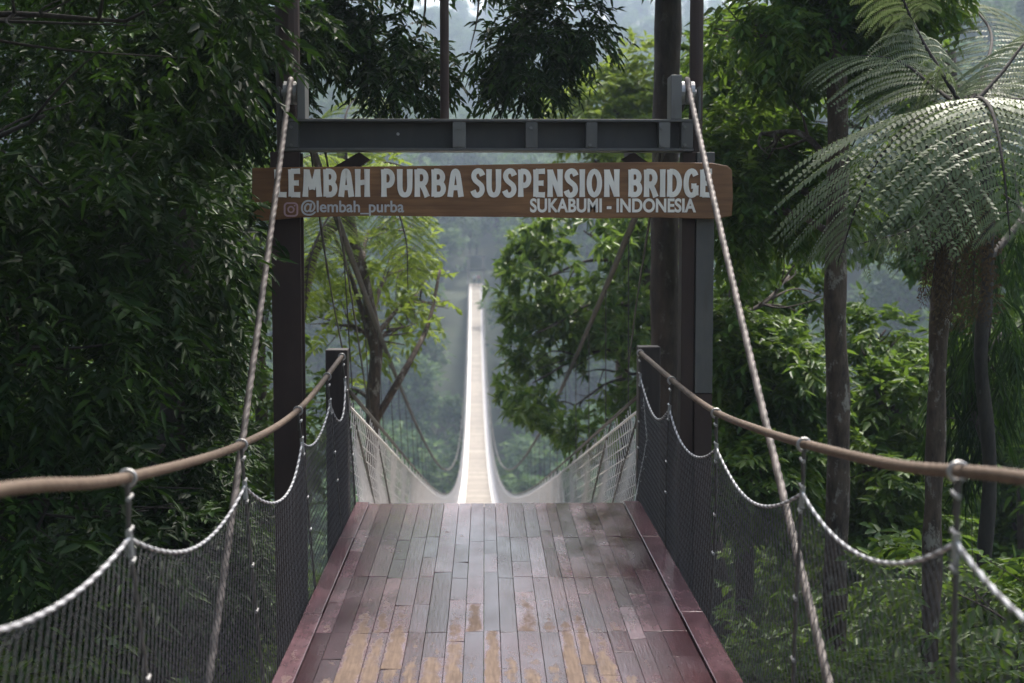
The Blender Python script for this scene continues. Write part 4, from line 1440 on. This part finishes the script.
yf = 7.4
cr = P(966, 112, yf)
bx = gbase(P(930, 683, yf).x, yf)
tree_fern("tree_fern", "slender tree fern with big feathery fronds arching at the right", bx,
          [bx, P(931, 600, yf), P(936, 440, yf), P(944, 250, yf), P(962, 125, yf)], .048,
          [dict(p=[cr, P(978, 98, 7.1), P(992, 112, 6.75), P(1003, 165, 6.5), P(1010, 235, 6.4)], n=18, len=.70, h=.5, w=.042),
           dict(p=[cr, P(940, 108, 7.2), P(905, 128, 7.0), P(868, 178, 6.85), P(838, 262, 6.8)], n=17, len=.68, h=.42, w=.042),
           dict(p=[cr, P(940, 70, 7.4), P(912, 20, 7.5), P(880, -60, 7.4)], n=20, len=.42, h=.5),
           dict(p=[cr, P(935, 88, 7.8), P(895, 60, 8.3), P(840, 60, 8.8), P(800, 90, 9.0)], n=22, len=.45, h=.5),
           dict(p=[cr, P(1000, 75, 7.6), P(1040, 30, 7.8), P(1100, 20, 7.9)], n=20, len=.45, h=.5),
           dict(p=[cr, P(985, 70, 8.0), P(990, 30, 8.8), P(960, 0, 9.6), P(925, 5, 10.2)], n=22, len=.5, h=.5),
           dict(p=[cr, P(1010, 100, 7.3), P(1070, 110, 7.0), P(1120, 170, 6.8)], n=22, len=.45, h=.5),
           dict(p=[cr, P(962, 90, 8.0), P(930, 78, 8.8), P(880, 100, 9.4), P(850, 150, 9.6)], n=22, len=.42, h=.5),
           dict(p=[cr, P(985, 92, 8.0), P(1020, 80, 8.8), P(1060, 110, 9.4)], n=22, len=.42, h=.5),
           dict(p=[cr, P(960, 150, 7.25), P(920, 222, 7.15), P(860, 244, 7.1)], n=16, len=.18, h=1.2, w=.03)], 21)
# brown dead fronds hanging down the trunk
fern_root = [o for o in COL.objects if o.name == "tree_fern"][0]
for (a_, b_, c_) in (((958, 150), (944, 205), (930, 300)), ((966, 150), (975, 215), (972, 320)), ((955, 155), (958, 230), (950, 330))):
    pts = [np.array(tuple(P(a_[0], a_[1], 7.38))) - np.array(bx), np.array(tuple(P(b_[0], b_[1], 7.25))) - np.array(bx), np.array(tuple(P(c_[0], c_[1], 7.3))) - np.array(bx)]
    st = MB(); vs, fs, rs2 = frond(None, pts, 14, .16, .03, r_(61 + a_[0]), hang=1.6, mb=st, nl=10, r0=.008)
    o = link("dead_leaves", np_mesh("dead_leaves", vs, fs, rs2), M['leaf_dead'], fern_root)
    st.build("stalk", M['bark_dark'], o, smooth=True)
# a second, smaller tree fern beyond the gate on the left
yf2 = 13.5
c2 = P(352, 205, yf2)
b2 = gbase(P(290, 600, yf2).x, yf2)
tree_fern("tree_fern", "pale tree fern glimpsed behind the sign left of the bridge", b2,
          [b2, P(292, 560, yf2), P(294, 380, yf2), P(312, 260, yf2), c2], .055,
          [dict(p=[c2, P(372, 165, 13.2), P(412, 172, 13.0), P(440, 215, 12.8)], n=20, len=.4),
           dict(p=[c2, P(385, 190, 13.0), P(405, 235, 12.6), P(408, 290, 12.4)], n=20, len=.4),
           dict(p=[c2, P(335, 160, 13.3), P(300, 160, 13.0), P(275, 200, 12.8)], n=20, len=.4),
           dict(p=[c2, P(345, 120, 13.8), P(365, 95, 14.4), P(400, 105, 15)], n=20, len=.4),
           dict(p=[c2, P(330, 215, 13.0), P(310, 260, 12.6), P(305, 320, 12.5)], n=20, len=.4)], 22, mat=M['leaf_lime'])

# ------------------------------------------------------------------ understory shrubs and slope trees (copies)
def local_tree(name, label, cat, H, spread_, n, leaf, mat, bark, seed, group, shrub=False):
    rng = r_(seed)
    lobes = []
    for k in range(7 if not shrub else 5):
        a = rng.uniform(0, 6.28); r = spread_ * rng.uniform(.1, .6)
        lobes.append((V(r * math.cos(a), r * math.sin(a), H * rng.uniform(.35 if shrub else .5, .9)), tuple(spread_ * rng.uniform(.32, .5, 3))))
    return make_tree(name, label, cat, (0, 0, 0), [(0, 0, -.6), (.05 * H, 0, H * .3), (0, .03 * H, H * .6), (0, 0, H * .85)], (H * .012 + .008, H * .005), lobes, n, leaf, mat, bark, group, rng,
                     branch_r=H * .005, bn=4, gap=-.4, gap_k=6 / max(spread_, .5))

shrub_a = local_tree("shrub", "round leafy shrub under the right netting", "shrub", 1.6, 1.0, 600, dict(nl=9, twig=.16, L=.085, W=.036, droop=.3, spread=.8, hang=.25), M['leaf_shrub'], M['bark'], 31, "shrubs below the deck netting", True)
shrub_b = local_tree("shrub", "low rosette shrub on the slope beside the deck", "shrub", 1.3, .9, 320, dict(nl=10, twig=.14, L=.15, W=.042, mode='rosette', droop=.2, spread=.9, hang=.2), M['leaf_mid'], M['bark'], 32, "shrubs below the deck netting", True)
slope_a = local_tree("slope_tree", "medium green tree on the slope below the deck", "tree", 7.0, 2.3, 1500, dict(nl=9, twig=.35, L=.2, W=.085, droop=.25, spread=.8, hang=.3), M['leaf_mid'], M['bark'], 33, "trees on the near valley slope")
slope_b = local_tree("slope_tree", "lighter green tree on the slope below the deck", "tree", 9.0, 2.8, 1700, dict(nl=9, twig=.4, L=.23, W=.095, droop=.25, spread=.8, hang=.3), M['leaf_shrub'], M['bark_pale'], 34, "trees on the near valley slope")

rs_ = random.Random(77)
first = {id(shrub_a): True, id(shrub_b): True, id(slope_a): True, id(slope_b): True}
def place(proto, x, y, sc_, label):
    z = float(ground_z(x, y)) - .1
    rot = rs_.uniform(0, 6.28)
    if first.pop(id(proto), None):
        proto.location = (x, y, z); proto.rotation_euler = (0, 0, rot); proto.scale = (sc_,) * 3; proto["label"] = label
    else:
        copy_thing(proto, (x, y, z), rot, sc_, label)
for (x, y, s) in [(2.0, 5.2, .8), (2.4, 6.6, 1.0), (3.2, 7.6, 1.2), (2.2, 8.6, 1.1), (3.3, 9.8, 1.4), (4.4, 9.0, 1.4), (2.1, 10.4, 1.3), (4.9, 11.2, 1.6), (3.4, 5.4, .9), (4.2, 7.2, 1.1), (5.4, 9.4, 1.5), (3.0, 12.2, 1.8), (1.9, 7.4, .9)]:
    place(shrub_a if rs_.random() < .55 else shrub_b, x, y, s, "leafy green shrub growing under and behind the right netting")
for (x, y, s) in [(-1.9, 5.0, .8), (-2.4, 6.4, 1.0), (-1.7, 7.6, .9), (-2.6, 8.4, 1.2), (-1.8, 9.6, 1.2), (-3.4, 7.4, 1.2), (-3.2, 10.2, 1.5), (-2.2, 11.4, 1.6)]:
    place(shrub_b if rs_.random() < .5 else shrub_a, x, y, s, "leafy green shrub growing under and behind the left netting")
for (x, y, s) in [(5.5, 19, 1.0), (8.0, 21, 1.1), (7.2, 26, 1.2), (10.5, 25, 1.2), (4.6, 24, 1.0), (12, 31, 1.3), (6.5, 33, 1.3), (9.2, 37, 1.4), (13, 41, 1.5), (6.0, 43, 1.4), (16, 38, 1.5), (9.5, 50, 1.5), (15, 52, 1.6), (5.8, 15.2, .8)]:
    place(slope_a if rs_.random() < .5 else slope_b, x, y, s, "green tree on the valley slope to the right of the bridge")
for (x, y, s) in [(-4.6, 19, .9), (-6.6, 22, 1.1), (-4.8, 26, 1.0), (-8.5, 27, 1.2), (-6.0, 32, 1.2), (-10, 34, 1.3), (-6.5, 40, 1.3), (-11, 42, 1.4), (-8, 50, 1.5), (-14, 50, 1.6), (-3.6, 15.5, .7), (-8, 17, 1.0), (-5.2, 13.5, .7)]:
    place(slope_b if rs_.random() < .6 else slope_a, x, y, s, "green tree on the valley slope to the left of the bridge")
